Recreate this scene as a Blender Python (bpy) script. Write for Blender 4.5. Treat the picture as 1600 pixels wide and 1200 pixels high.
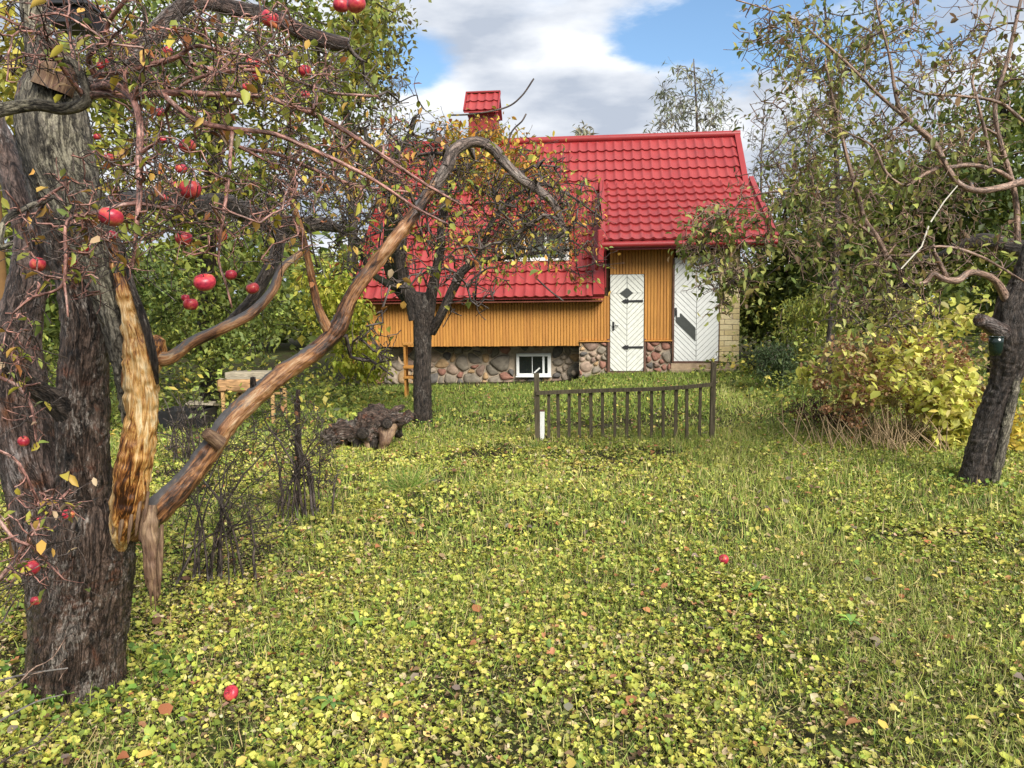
import bpy, math, random
import numpy as np
from mathutils import Vector, Matrix
R = math.radians
rng = np.random.default_rng(7)
random.seed(7)
for o in list(bpy.data.objects):
    bpy.data.objects.remove(o)
C = bpy.context.scene.collection
sc = bpy.context.scene

# ------------------------------------------------------------------ camera
PITCH, ROLL, CAMZ, F = R(5.5), R(0.6), 1.5, 1200.0
cam = bpy.data.cameras.new('camera')
cam.lens = 27.0; cam.sensor_width = 36.0; cam.clip_start = 0.05; cam.clip_end = 1500
camo = bpy.data.objects.new('camera', cam); C.objects.link(camo)
CM = Matrix.Translation((0, 0, CAMZ)) @ Matrix.Rotation(math.pi/2 - PITCH, 4, 'X') @ Matrix.Rotation(-ROLL, 4, 'Z')
camo.matrix_world = CM
sc.camera = camo
CR = np.array(CM.to_3x3())
def ray(px, py):
    return CR @ np.array([(px-800)/F, -(py-600)/F, -1.0])
def WY(px, py, y):                       # the place at distance y that the photo shows at px, py
    d = ray(px, py); t = y/d[1]
    return np.array([0, 0, CAMZ]) + d*t

# ------------------------------------------------------------------ world, sun, exposure
SUN = Vector((0.45, -0.74, 0.66)).normalized()
sc.view_settings.view_transform = 'Standard'
sc.view_settings.look = 'None'
sc.view_settings.exposure = 0.68
sc.view_settings.gamma = 1.0
world = bpy.data.worlds.new('World'); sc.world = world; world.use_nodes = True
wn, wl = world.node_tree.nodes, world.node_tree.links
wn.clear()
def N(nodes, t, **k):
    n = nodes.new(t)
    for a, b in k.items():
        setattr(n, a, b)
    return n
sky = N(wn, 'ShaderNodeTexSky', sky_type='NISHITA', sun_disc=False)
sky.sun_elevation = math.asin(SUN.z); sky.sun_rotation = math.atan2(SUN.x, SUN.y)
tcw = N(wn, 'ShaderNodeTexCoord')
mp = N(wn, 'ShaderNodeMapping'); mp.inputs['Scale'].default_value = (1, 1, 2.6); mp.inputs['Location'].default_value = (0.35, 0.2, 0.0)
wl.new(tcw.outputs['Generated'], mp.inputs[0])
n1 = N(wn, 'ShaderNodeTexNoise'); n1.inputs['Scale'].default_value = 3.2; n1.inputs['Detail'].default_value = 9; n1.inputs['Roughness'].default_value = 0.5; n1.inputs['Distortion'].default_value = 0.25
wl.new(mp.outputs[0], n1.inputs['Vector'])
n2 = N(wn, 'ShaderNodeTexNoise'); n2.inputs['Scale'].default_value = 5.0; n2.inputs['Detail'].default_value = 8; n2.inputs['Roughness'].default_value = 0.5
mp2 = N(wn, 'ShaderNodeMapping'); mp2.inputs['Scale'].default_value = (1, 1, 3.0); mp2.inputs['Location'].default_value = (3.1, 1.2, 0.4)
wl.new(tcw.outputs['Generated'], mp2.inputs[0]); wl.new(mp2.outputs[0], n2.inputs['Vector'])
n3 = N(wn, 'ShaderNodeTexNoise'); n3.inputs['Scale'].default_value = 7.5; n3.inputs['Detail'].default_value = 10; n3.inputs['Roughness'].default_value = 0.62
wl.new(mp2.outputs[0], n3.inputs['Vector'])
def hole(px, py, rad, amt, prev):       # a gap between the clouds, in a fixed direction of the sky
    d = Vector(ray(px, py)).normalized()
    v = N(wn, 'ShaderNodeVectorMath', operation='SUBTRACT'); wl.new(tcw.outputs['Generated'], v.inputs[0]); v.inputs[1].default_value = d
    s = N(wn, 'ShaderNodeVectorMath', operation='MULTIPLY'); wl.new(v.outputs[0], s.inputs[0]); s.inputs[1].default_value = (1, 1, 1.9)
    l = N(wn, 'ShaderNodeVectorMath', operation='LENGTH'); wl.new(s.outputs[0], l.inputs[0])
    m = N(wn, 'ShaderNodeMapRange', interpolation_type='SMOOTHSTEP'); wb = N(wn, 'ShaderNodeMath', operation='MULTIPLY_ADD'); wl.new(n3.outputs['Fac'], wb.inputs[0]); wb.inputs[1].default_value = rad*1.5; wb.inputs[2].default_value = -rad*0.75
    la = N(wn, 'ShaderNodeMath', operation='ADD'); wl.new(l.outputs['Value'], la.inputs[0]); wl.new(wb.outputs[0], la.inputs[1]); wl.new(la.outputs[0], m.inputs[0])
    m.inputs[1].default_value = 0.0; m.inputs[2].default_value = rad; m.inputs[3].default_value = -amt; m.inputs[4].default_value = 0
    a = N(wn, 'ShaderNodeMath', operation='ADD'); wl.new(prev, a.inputs[0]); wl.new(m.outputs[0], a.inputs[1])
    return a.outputs[0]
msk = n1.outputs['Fac']
for h in ((1110, 70, .17, .42), (640, 96, .10, .55), (1300, 50, .2, .3), (1010, 62, .08, .2), (860, 110, .22, -.14), (1010, 160, .22, -.12), (700, 25, .1, -.12)):
    msk = hole(*h, msk)
cr = N(wn, 'ShaderNodeMapRange', interpolation_type='SMOOTHSTEP'); wl.new(msk, cr.inputs[0])
cr.inputs[1].default_value = 0.12; cr.inputs[2].default_value = 0.46
ccol = N(wn, 'ShaderNodeValToRGB'); wl.new(n2.outputs['Fac'], ccol.inputs[0])
ccol.color_ramp.elements[0].position = 0.42; ccol.color_ramp.elements[0].color = (0.34, 0.38, 0.45, 1)
ccol.color_ramp.elements[1].position = 0.64; ccol.color_ramp.elements[1].color = (0.68, 0.695, 0.72, 1)
sm = N(wn, 'ShaderNodeMix', data_type='RGBA', blend_type='MULTIPLY'); sm.inputs[0].default_value = 1
wl.new(sky.outputs[0], sm.inputs[6]); sm.inputs[7].default_value = (0.105, 0.122, 0.130, 1)
mx = N(wn, 'ShaderNodeMix', data_type='RGBA'); wl.new(cr.outputs[0], mx.inputs[0]); wl.new(sm.outputs[2], mx.inputs[6]); wl.new(ccol.outputs[0], mx.inputs[7])
bg = N(wn, 'ShaderNodeBackground'); bg.inputs[1].default_value = 1.0
wl.new(mx.outputs[2], bg.inputs[0])
wo = N(wn, 'ShaderNodeOutputWorld'); wl.new(bg.outputs[0], wo.inputs[0])
sl = bpy.data.lights.new('sun', 'SUN'); sl.energy = 4.2; sl.angle = R(34); sl.color = (1, 0.95, 0.87)
so = bpy.data.objects.new('sun', sl); C.objects.link(so)
so.rotation_euler = SUN.to_track_quat('Z', 'Y').to_euler(); so.location = (6, -5, 9)
sc.cycles.max_bounces = 6; sc.cycles.transparent_max_bounces = 8

# ------------------------------------------------------------------ ground height
def sstep(t):
    t = np.clip(t, 0, 1); return t*t*(3-2*t)
def _hash(ix, iy, iz):
    h = (ix*374761393 + iy*668265263 + iz*2147483647 + 1013904223) & 0xffffffff
    h = ((h ^ (h >> 13))*1274126177) & 0xffffffff
    return ((h ^ (h >> 16)) & 0xffff)/65535.0
def vnoise(P):
    P = np.asarray(P, dtype=float)
    I = np.floor(P).astype(np.int64); f = P-I; f = f*f*(3-2*f)
    r = 0
    for a in (0, 1):
        for b in (0, 1):
            for c in (0, 1):
                w = (f[..., 0] if a else 1-f[..., 0])*(f[..., 1] if b else 1-f[..., 1])*(f[..., 2] if c else 1-f[..., 2])
                r = r + w*_hash(I[..., 0]+a, I[..., 1]+b, I[..., 2]+c)
    return r*2-1
def fbm(P, o=4):
    r = 0; a = 1; s = 0
    for k in range(o):
        r = r + a*vnoise(np.asarray(P)*2.03**k + 17.3*k); s += a; a *= 0.5
    return r/s
def H(x, y):
    x = np.asarray(x, float); y = np.asarray(y, float)
    yc = np.clip(y, -2, 20); xc = np.clip(x, -12, 12)
    b = 0.0095*yc + 0.02*xc*sstep(yc/15)
    b = b - 0.17*sstep((yc-10.5)/4.5)*sstep((1.9-xc)/0.9)
    near = sstep((60-np.abs(y))/50)
    P = np.stack([x*0.9, y*0.9, np.zeros_like(x+y)], -1)
    return b + near*(0.03*vnoise(P) + 0.012*vnoise(P*3.1+5))*(1-0.8*sstep((yc-12)/3))
def G(px, py):                           # where the ray through px, py meets the ground
    d = ray(px, py); lo = 0.0; t = 0.5
    while t < 80:
        p = np.array([0, 0, CAMZ])+d*t
        if p[2] < H(p[0], p[1]): break
        lo = t; t += 0.05
    return np.array([p[0], p[1], float(H(p[0], p[1]))])

# ------------------------------------------------------------------ mesh helpers
ORG = {}
def tag(o, label=None, cat=None, group=None, kind=None):
    if label: o['label'] = label
    if cat: o['category'] = cat
    if group: o['group'] = group
    if kind: o['kind'] = kind
    return o
def thing(name, loc, label, cat, group=None, rz=0):
    o = bpy.data.objects.new(name, None); C.objects.link(o); o.location = tuple(loc); o.rotation_euler = (0, 0, rz)
    o.empty_display_size = 0.2
    ORG[o.name] = np.array(loc, float)
    return tag(o, label, cat, group)
def link(name, me, parent=None, kind=None):
    o = bpy.data.objects.new(name, me); C.objects.link(o)
    if parent is not None: o.parent = parent
    if kind: o['kind'] = kind
    return o
def np_mesh(name, V, Fs, mat, smooth=True, col=None, tc=None):
    me = bpy.data.meshes.new(name)
    V = np.asarray(V, np.float32); Fs = np.asarray(Fs, np.int32); k = Fs.shape[1]
    me.vertices.add(len(V)); me.vertices.foreach_set('co', V.ravel())
    me.loops.add(Fs.size); me.loops.foreach_set('vertex_index', Fs.ravel())
    me.polygons.add(len(Fs)); me.polygons.foreach_set('loop_start', np.arange(0, Fs.size, k, dtype=np.int32))
    if smooth: me.polygons.foreach_set('use_smooth', np.ones(len(Fs), bool))
    me.update(calc_edges=True)
    if col is not None:
        a = me.color_attributes.new('col', 'FLOAT_COLOR', 'POINT')
        a.data.foreach_set('color', np.concatenate([col, np.ones((len(col), 1))], 1).astype(np.float32).ravel())
    if tc is not None:
        a = me.attributes.new('tc', 'FLOAT_VECTOR', 'POINT'); a.data.foreach_set('vector', np.asarray(tc, np.float32).ravel())
    me.materials.append(mat)
    return me
def poly_mesh(name, V, Fs, mat, smooth=False):
    me = bpy.data.meshes.new(name); me.from_pydata([tuple(map(float, v)) for v in V], [], Fs)
    if smooth:
        for p in me.polygons: p.use_smooth = True
    me.materials.append(mat); me.update(); return me
BOXF = [(0, 3, 2, 1), (4, 5, 6, 7), (0, 1, 5, 4), (1, 2, 6, 5), (2, 3, 7, 6), (3, 0, 4, 7)]
def boxv(x0, x1, y0, y1, z0, z1):
    return [(x0, y0, z0), (x1, y0, z0), (x1, y1, z0), (x0, y1, z0), (x0, y0, z1), (x1, y0, z1), (x1, y1, z1), (x0, y1, z1)]
def box(name, b, mat, parent=None, bev=0.0):
    me = poly_mesh(name, boxv(*b), BOXF, mat)
    if bev > 0:
        import bmesh
        bm = bmesh.new(); bm.from_mesh(me); bmesh.ops.bevel(bm, geom=bm.edges[:], offset=bev, segments=1, affect='EDGES'); bm.to_mesh(me); bm.free()
    return link(name, me, parent)
def bar(P0, P1, w, d, up=(0, 0, 1)):     # a squared bar from P0 to P1
    a = Vector(P0); b = Vector(P1); t = (b-a).normalized(); s = t.cross(Vector(up))
    if s.length < 1e-3: s = Vector((1, 0, 0))
    s.normalize(); n = s.cross(t)
    V = []
    for q in (a, b):
        for i, j in ((-1, -1), (1, -1), (1, 1), (-1, 1)): V.append(q+s*(i*w/2)+n*(j*d/2))
    return V, BOXF
def prism(name, poly, y0, y1, mat, parent, shrink=0.0, dome=0.0):  # outline in x,z pushed from y0 (front) to y1
    n = len(poly); c = np.mean(poly, 0)
    def ins(s):
        return [c+(np.array(p)-c)*(1-s/max(np.linalg.norm(np.array(p)-c), 1e-4)) for p in poly]
    q = ins(shrink)
    rings = [(q, y1), (q, y0)]
    V = []; Fs = []
    if dome > 0:
        rings = [(q, y1), (q, y0+dome*0.75), ([c+(p-c)*0.86 for p in q], y0+dome*0.32), ([c+(p-c)*0.55 for p in q], y0+dome*0.05)]
    for rg, y in rings:
        V += [(p[0], y, p[1]) for p in rg]
    for k in range(len(rings)-1):
        for i in range(n):
            j = (i+1) % n; Fs.append((k*n+i, k*n+j, (k+1)*n+j, (k+1)*n+i))
    Fs.append(tuple((len(rings)-1)*n+i for i in range(n)))
    Fs.append(tuple(reversed(range(n))))
    import bmesh
    me = poly_mesh(name, V, Fs, mat, dome > 0)
    bm = bmesh.new(); bm.from_mesh(me); bmesh.ops.recalc_face_normals(bm, faces=bm.faces[:]); bm.to_mesh(me); bm.free()
    return link(name, me, parent)
def clip(poly, nx, nz, c):               # keep the side nx*x+nz*z <= c
    out = []
    for i in range(len(poly)):
        a = poly[i]; b = poly[(i+1) % len(poly)]
        da = nx*a[0]+nz*a[1]-c; db = nx*b[0]+nz*b[1]-c
        if da <= 0: out.append(a)
        if da*db < 0:
            t = da/(da-db); out.append((a[0]+(b[0]-a[0])*t, a[1]+(b[1]-a[1])*t))
    return out
def catmull(P, n):
    P = np.asarray(P, float); m = len(P)
    if m < 3:
        t = np.linspace(0, 1, n)[:, None]; return P[0]*(1-t)+P[-1]*t
    E = np.vstack([2*P[0]-P[1], P, 2*P[-1]-P[-2]])
    u = np.linspace(0, m-1-1e-6, n); i = u.astype(int); t = (u-i)[:, None]
    p0, p1, p2, p3 = E[i], E[i+1], E[i+2], E[i+3]
    return 0.5*((2*p1)+(-p0+p2)*t+(2*p0-5*p1+4*p2-p3)*t*t+(-p0+3*p1-3*p2+p3)*t**3)
def tube(P, rad, S=8, lump=0.0, ridge=0.0, rs=30.0, seed=0.0, cut=True):
    P = np.asarray(P, float); n = len(P); rad = np.asarray(rad, float)
    T = np.gradient(P, axis=0); T /= np.linalg.norm(T, axis=1)[:, None]+1e-9
    ref = np.array([0.3, 0.95, 0.1]) if abs(T[0][1]) < 0.8 else np.array([1.0, 0, 0])
    A = np.zeros_like(P); a = ref-T[0]*np.dot(ref, T[0]); a /= np.linalg.norm(a)
    for i in range(n):
        a = a-T[i]*np.dot(a, T[i]); a /= np.linalg.norm(a)+1e-9; A[i] = a
    B = np.cross(T, A)
    th = np.arange(S)/S*2*math.pi
    L = np.concatenate([[0], np.cumsum(np.linalg.norm(np.diff(P, axis=0), axis=1))])
    c = np.cos(th)[None, :, None]; s = np.sin(th)[None, :, None]
    D = A[:, None]*c + B[:, None]*s
    tc = np.stack([np.broadcast_to(np.cos(th), (n, S))*rad[:, None], np.broadcast_to(np.sin(th), (n, S))*rad[:, None], np.broadcast_to(L[:, None], (n, S))], -1)+seed
    rr = np.broadcast_to(rad[:, None], (n, S)).copy()
    if lump: rr *= 1+lump*fbm(tc*np.array([9, 9, 5.0]), 3)
    if ridge:
        q = tc*np.array([rs, rs, rs*0.22]); q = q+0.6*vnoise(tc*12)[..., None]
        rr += ridge*(1-2*np.abs(vnoise(q)))*0.6+ridge*0.6*vnoise(tc*rs*1.9)
    V = P[:, None]+D*rr[..., None]
    V = V.reshape(-1, 3); tc = tc.reshape(-1, 3)
    i = np.arange(n-1)[:, None]*S; j = np.arange(S)[None, :]; j2 = (j+1) % S
    Fq = np.stack([i+j, i+j2, i+S+j2, i+S+j], -1).reshape(-1, 4)
    return V, Fq, tc
def merge(parts):
    V = []; Fq = []; T = []; o = 0
    for v, f, t in parts:
        V.append(v); Fq.append(f+o); T.append(t); o += len(v)
    return np.concatenate(V), np.concatenate(Fq), np.concatenate(T)

# ------------------------------------------------------------------ materials
def mat_base(name, rough=0.8, spec=0.3):
    m = bpy.data.materials.new(name); m.use_nodes = True
    nt = m.node_tree; b = nt.nodes['Principled BSDF']
    b.inputs['Roughness'].default_value = rough; b.inputs['Specular IOR Level'].default_value = spec
    return m, nt, b
def ramp(nt, src, stops):
    r = nt.nodes.new('ShaderNodeValToRGB'); e = r.color_ramp.elements
    while len(e) < len(stops): e.new(0.5)
    for k, (p, c) in enumerate(stops):
        e[k].position = p; e[k].color = (*c, 1)
    nt.links.new(src, r.inputs[0]); return r.outputs[0]
def noise(nt, vec, scale, detail=6, rough=0.55, dist=0.0, sc3=None, loc=None):
    if sc3 or loc:
        mpn = nt.nodes.new('ShaderNodeMapping'); nt.links.new(vec, mpn.inputs[0])
        if sc3: mpn.inputs['Scale'].default_value = sc3
        if loc: mpn.inputs['Location'].default_value = loc
        vec = mpn.outputs[0]
    n = nt.nodes.new('ShaderNodeTexNoise'); nt.links.new(vec, n.inputs['Vector'])
    n.inputs['Scale'].default_value = scale; n.inputs['Detail'].default_value = detail; n.inputs['Roughness'].default_value = rough; n.inputs['Distortion'].default_value = dist
    return n.outputs['Fac']
def bump(nt, b, h, strength=0.5, dist=0.01):
    n = nt.nodes.new('ShaderNodeBump'); n.inputs['Strength'].default_value = strength; n.inputs['Distance'].default_value = dist
    nt.links.new(h, n.inputs['Height']); nt.links.new(n.outputs[0], b.inputs['Normal'])
def mixc(nt, fac, a, b, mode='MIX'):
    n = nt.nodes.new('ShaderNodeMix'); n.data_type = 'RGBA'; n.blend_type = mode
    if isinstance(fac, float): n.inputs[0].default_value = fac
    else: nt.links.new(fac, n.inputs[0])
    for s, v in ((6, a), (7, b)):
        if isinstance(v, tuple): n.inputs[s].default_value = (*v, 1)
        else: nt.links.new(v, n.inputs[s])
    return n.outputs[2]
def math_n(nt, op, a, b):
    n = nt.nodes.new('ShaderNodeMath'); n.operation = op
    for s, v in ((0, a), (1, b)):
        if isinstance(v, (int, float)): n.inputs[s].default_value = v
        else: nt.links.new(v, n.inputs[s])
    return n.outputs[0]
def attr(nt, name):
    a = nt.nodes.new('ShaderNodeAttribute'); a.attribute_name = name; return a
def simple(name, col, rough=0.7, spec=0.3, var=0.25, scale=8, bs=0.0, metallic=0.0, sc3=None, bd=0.003):
    m, nt, b = mat_base(name, rough, spec)
    tcn = nt.nodes.new('ShaderNodeTexCoord')
    f = noise(nt, tcn.outputs['Object'], scale, 7, 0.6, 0, sc3)
    c = ramp(nt, f, [(0.3, tuple(x*(1-var) for x in col)), (0.7, tuple(min(1, x*(1+var)) for x in col))])
    nt.links.new(c, b.inputs['Base Color']); b.inputs['Metallic'].default_value = metallic
    if bs: bump(nt, b, f, bs, bd)
    return m
def bark(name, dark, mid, light, lam=0.5, scale=1.0, rough=0.6, redd=None, bstr=0.9, cover=0.55):
    m, nt, b = mat_base(name, rough, 0.35)
    t = attr(nt, 'tc').outputs['Vector']
    f1 = noise(nt, t, 38*scale, 10, 0.7, 0.9, (1, 1, 0.28))
    f2 = noise(nt, t, 90*scale, 8, 0.7, 0.3, (1, 1, 0.5), (3, 1, 2))
    f3 = noise(nt, t, 7*scale, 5, 0.6, 0.4, (1, 1, 0.6), (7, 5, 1))
    base = ramp(nt, f1, [(0.38, dark), (0.52, mid), (0.68, tuple(min(1, x*1.5) for x in mid))])
    pat = ramp(nt, math_n(nt, 'ADD', f3, math_n(nt, 'MULTIPLY', math_n(nt, 'SUBTRACT', f2, 0.5), 0.9)), [(cover-0.03, (0, 0, 0)), (cover+0.05, (1, 1, 1))])
    c = mixc(nt, math_n(nt, 'MULTIPLY', pat, lam), base, light)
    if redd:
        f4 = noise(nt, t, 11*scale, 4, 0.6, 0.6, None, (11, 3, 9))
        c = mixc(nt, ramp(nt, f4, [(0.56, (0, 0, 0)), (0.7, (.8, .8, .8))]), c, redd)
    f5 = noise(nt, t, 30*scale, 7, 0.6, 1.6, (1, 1, 0.17), (5, 8, 3))
    rg = math_n(nt, 'ABSOLUTE', math_n(nt, 'SUBTRACT', f5, 0.5), 0)
    crack = ramp(nt, rg, [(0.0, (0.10, 0.09, 0.085)), (0.035, (0.75, 0.74, 0.73)), (0.09, (1.0, 1.0, 1.0))])
    c = mixc(nt, 1.0, c, crack, 'MULTIPLY')
    fine = ramp(nt, noise(nt, t, 230*scale, 4, 0.7, 0, (1, 1, 0.4)), [(0.35, (0.45, 0.45, 0.45)), (0.68, (1.5, 1.5, 1.5))])
    c = mixc(nt, 1.0, c, fine, 'MULTIPLY')
    nt.links.new(c, b.inputs['Base Color'])
    hgt = math_n(nt, 'ADD', math_n(nt, 'MULTIPLY', f1, 1.1), math_n(nt, 'MULTIPLY', ramp(nt, rg, [(0, (0, 0, 0)), (0.08, (1, 1, 1))]), 0.45))
    hgt = math_n(nt, 'ADD', hgt, math_n(nt, 'MULTIPLY', f2, 0.8))
    bump(nt, b, hgt, bstr, 0.012/scale**0.5)
    return m
def barewood(name, stops, rough=0.45, sc=1.0, topdark=None):
    m, nt, b = mat_base(name, rough, 0.4)
    t = attr(nt, 'tc').outputs['Vector']
    f1 = noise(nt, t, 52*sc, 10, 0.75, 1.6, (1, 1, 0.13))
    f2 = noise(nt, t, 170*sc, 6, 0.65, 0.8, (1, 1, 0.06), (2, 4, 1))
    f3 = noise(nt, t, 6*sc, 4, 0.6, 0.5, (1, 1, 0.5), (9, 9, 1))
    f = math_n(nt, 'ADD', math_n(nt, 'MULTIPLY', f1, 0.55), math_n(nt, 'MULTIPLY', f3, 0.45))
    c = ramp(nt, f, stops)
    c = mixc(nt, 0.5, c, ramp(nt, f2, [(0.38, (0.2, 0.16, 0.13)), (0.56, (1.1, 1.1, 1.1))]), 'MULTIPLY')
    if topdark:                          # weathered grey skin on the side that lies up
        g = nt.nodes.new('ShaderNodeNewGeometry'); sx = nt.nodes.new('ShaderNodeSeparateXYZ'); nt.links.new(t, sx.inputs[0])
        ff = noise(nt, t, 14, 6, 0.6, 0.5, (1, 1, 0.3), (4, 4, 4))
        k = ramp(nt, math_n(nt, 'ADD', ff, math_n(nt, 'MULTIPLY', math_n(nt, 'ADD', sx.outputs['Y'], 0.0), 5.5)), [(0.56, (0, 0, 0)), (0.64, (1, 1, 1))])
        c = mixc(nt, k, c, topdark)
    nt.links.new(c, b.inputs['Base Color']); bump(nt, b, math_n(nt, 'ADD', f1, f2), 0.6, 0.006)
    return m
def leafmat(name, trans=0.3, rough=0.5):
    m, nt, b = mat_base(name, rough, 0.3)
    a = attr(nt, 'col').outputs['Color']
    nt.links.new(a, b.inputs['Base Color'])
    tr = nt.nodes.new('ShaderNodeBsdfTranslucent'); nt.links.new(a, tr.inputs[0])
    ms = nt.nodes.new('ShaderNodeMixShader'); ms.inputs[0].default_value = trans
    nt.links.new(b.outputs[0], ms.inputs[1]); nt.links.new(tr.outputs[0], ms.inputs[2])
    nt.links.new(ms.outputs[0], nt.nodes['Material Output'].inputs[0])
    return m
M = {}
M['leaf'] = leafmat('leaf', 0.3)
M['cover'] = leafmat('ground_leaf', 0.18, 0.55)
M['bark_old'] = bark('old_apple_bark', (0.010, 0.008, 0.007), (0.105, 0.070, 0.052), (0.34, 0.30, 0.26), 0.7, 1.0, 0.42, (0.15, 0.05, 0.022), 1.0, 0.58)
M['bark_brown'] = bark('smooth_brown_bark', (0.018, 0.012, 0.010), (0.125, 0.085, 0.070), (0.32, 0.285, 0.265), 0.55, 0.7, 0.42, (0.16, 0.065, 0.03), 0.9, 0.60)
M['bark_grey'] = bark('grey_flaking_bark', (0.02, 0.016, 0.012), (0.17, 0.15, 0.115), (0.34, 0.31, 0.22), 0.7, 0.8, 0.75, None, 0.9, 0.52)
M['bark_hook'] = bark('smooth_grey_bark', (0.05, 0.038, 0.03), (0.20, 0.15, 0.125), (0.36, 0.32, 0.28), 0.5, 0.8, 0.5, None, 0.5, 0.56)
M['bark_dark'] = bark('dark_wet_bark', (0.008, 0.006, 0.005), (0.066, 0.050, 0.040), (0.24, 0.215, 0.185), 0.55, 0.9, 0.5, None, 0.9, 0.6)
M['bark_moss'] = bark('mossy_bark', (0.008, 0.008, 0.006), (0.035, 0.033, 0.024), (0.05, 0.065, 0.018), 0.8, 0.9, 0.75, None, 0.9, 0.5)
M['wood_bare'] = barewood('stripped_wood', [(0.43, (0.03, 0.010, 0.003)), (0.475, (0.24, 0.085, 0.018)), (0.52, (0.55, 0.30, 0.085)), (0.60, (0.80, 0.64, 0.38))])
M['wood_orange'] = barewood('orange_wood', [(0.43, (0.02, 0.011, 0.008)), (0.48, (0.14, 0.06, 0.028)), (0.54, (0.36, 0.17, 0.065)), (0.62, (0.50, 0.36, 0.22))], 0.4, 1.0, (0.09, 0.085, 0.085))
M['wood_split'] = barewood('splintered_wood', [(0.38, (0.03, 0.018, 0.012)), (0.5, (0.12, 0.065, 0.04)), (0.64, (0.34, 0.23, 0.13))], 0.6)
M['twig_pink'] = bark('young_red_bark', (0.12, 0.055, 0.045), (0.40, 0.20, 0.16), (0.48, 0.38, 0.32), 0.35, 1.0, 0.4, None, 0.3, 0.58)
M['twig_brown'] = bark('twig_brown_bark', (0.07, 0.045, 0.035), (0.34, 0.22, 0.16), (0.42, 0.34, 0.29), 0.4, 1.0, 0.45, None, 0.3, 0.58)
M['twig_dark'] = bark('twig_dark_bark', (0.022, 0.016, 0.014), (0.11, 0.083, 0.07), (0.30, 0.265, 0.23), 0.45, 1.0, 0.5, None, 0.4, 0.6)
M['twig_grey'] = bark('twig_grey_bark', (0.10, 0.09, 0.08), (0.22, 0.2, 0.18), (0.4, 0.38, 0.34), 0.4, 1.0, 0.7, None, 0.2, 0.6)

# ------------------------------------------------------------------ leaves
APPLE = (np.array([(0, 0, 0), (-.24, .32, .07), (-.2, .7, .05), (0, 1, -.1), (.2, .7, .05), (.24, .32, .07), (0, .5, -.02)]),
         np.array([(0, 6, 1), (1, 6, 2), (2, 6, 3), (3, 6, 4), (4, 6, 5), (5, 6, 0)]))
FAR = (np.array([(0, 0, 0), (-.3, .5, .08), (0, 1, -.05), (.3, .5, .08)]), np.array([(0, 2, 1), (0, 3, 2)]))
NARROW = (np.array([(0, 0, 0), (-.12, .5, .04), (0, 1, -.08), (.12, .5, .04)]), np.array([(0, 2, 1), (0, 3, 2)]))
ROUND = (np.array([(0, 0.02, -.1)]+[(math.cos(a)*r, math.sin(a)*r, h) for a, r, h in ((.1, .5, .05), (.95, .40, .12), (1.57, .12, .0), (2.2, .42, .1), (3.05, .5, .02), (3.9, .47, .12), (4.71, .56, -.08), (5.5, .46, .1))]),
         np.array([(0, i, i % 8+1) for i in range(1, 9)]))
DEBRIS = (np.array([(-.5, -.12, 0), (.1, -.3, .1), (.5, .1, -.05), (-.1, .28, .15)]), np.array([(0, 1, 2), (0, 2, 3)]))
QUAD = (np.array([(-.42, -.3, 0), (.4, -.42, .1), (.46, .4, -.05), (-.35, .45, .12)]), np.array([(0, 1, 2), (0, 2, 3)]))
BLADE = (np.array([(-.04, 0, 0), (.04, 0, 0), (-.03, .12, .55), (.03, .12, .55), (0, .5, .9)]), np.array([(0, 1, 3), (0, 3, 2), (2, 3, 4)]))
BLADE1 = (np.array([(-.05, 0, 0), (.05, 0, 0), (.0, .35, .9)]), np.array([(0, 1, 2)]))
def rots(n, tilt0, tilt1, down=None):
    yaw = rng.uniform(0, 2*math.pi, n); tl = rng.uniform(tilt0, tilt1, n); az = rng.uniform(0, 2*math.pi, n)
    cy, sy = np.cos(yaw), np.sin(yaw)
    Rz = np.zeros((n, 3, 3)); Rz[:, 0, 0] = cy; Rz[:, 0, 1] = -sy; Rz[:, 1, 0] = sy; Rz[:, 1, 1] = cy; Rz[:, 2, 2] = 1
    ct, st = np.cos(tl), np.sin(tl)
    Rx = np.zeros((n, 3, 3)); Rx[:, 0, 0] = 1; Rx[:, 1, 1] = ct; Rx[:, 1, 2] = -st; Rx[:, 2, 1] = st; Rx[:, 2, 2] = ct
    ca, sa = np.cos(az), np.sin(az)
    Ra = np.zeros((n, 3, 3)); Ra[:, 0, 0] = ca; Ra[:, 0, 1] = -sa; Ra[:, 1, 0] = sa; Ra[:, 1, 1] = ca; Ra[:, 2, 2] = 1
    if down is not None: return Rz @ Rx      # yaw free, tip tilted by tilt
    return Ra @ Rx @ np.transpose(Ra, (0, 2, 1)) @ Rz
def scatter(name, tpl, pos, rot, size, col, mat, parent=None, kind='stuff', org=None, smooth=False):
    tv, tf = tpl; n = len(pos)
    an_ = np.stack([rng.uniform(.65, 1.25, n), rng.uniform(.75, 1.2, n), rng.uniform(.3, 2.2, n)], -1)
    V = np.einsum('nij,nkj->nki', rot, tv[None]*an_[:, None])*np.asarray(size).reshape(-1, 1, 1)+pos[:, None]
    if org is not None: V = V-np.asarray(org)
    Fs = (tf[None]+(np.arange(n)*len(tv))[:, None, None]).reshape(-1, 3)
    cc = np.repeat(col, len(tv), 0)
    return link(name, np_mesh(name, V.reshape(-1, 3), Fs, mat, smooth, cc), parent, kind)
def pick(pal, w, n, jit=0.2, key=None):
    pal = np.array(pal); w = np.array(w, float)/sum(w)
    if key is None: i = rng.choice(len(pal), n, p=w)
    else:                                # neighbours tend to the same hue
        i = np.searchsorted(np.cumsum(w), np.clip(key+rng.normal(0, .16, n), 0.001, .998))
        i = np.clip(i, 0, len(pal)-1)
    return np.clip(pal[i]*(1+rng.normal(0, jit, (n, 1)))*(1+rng.normal(0, jit*.25, (n, 3))), 0.004, 0.85)

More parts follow.
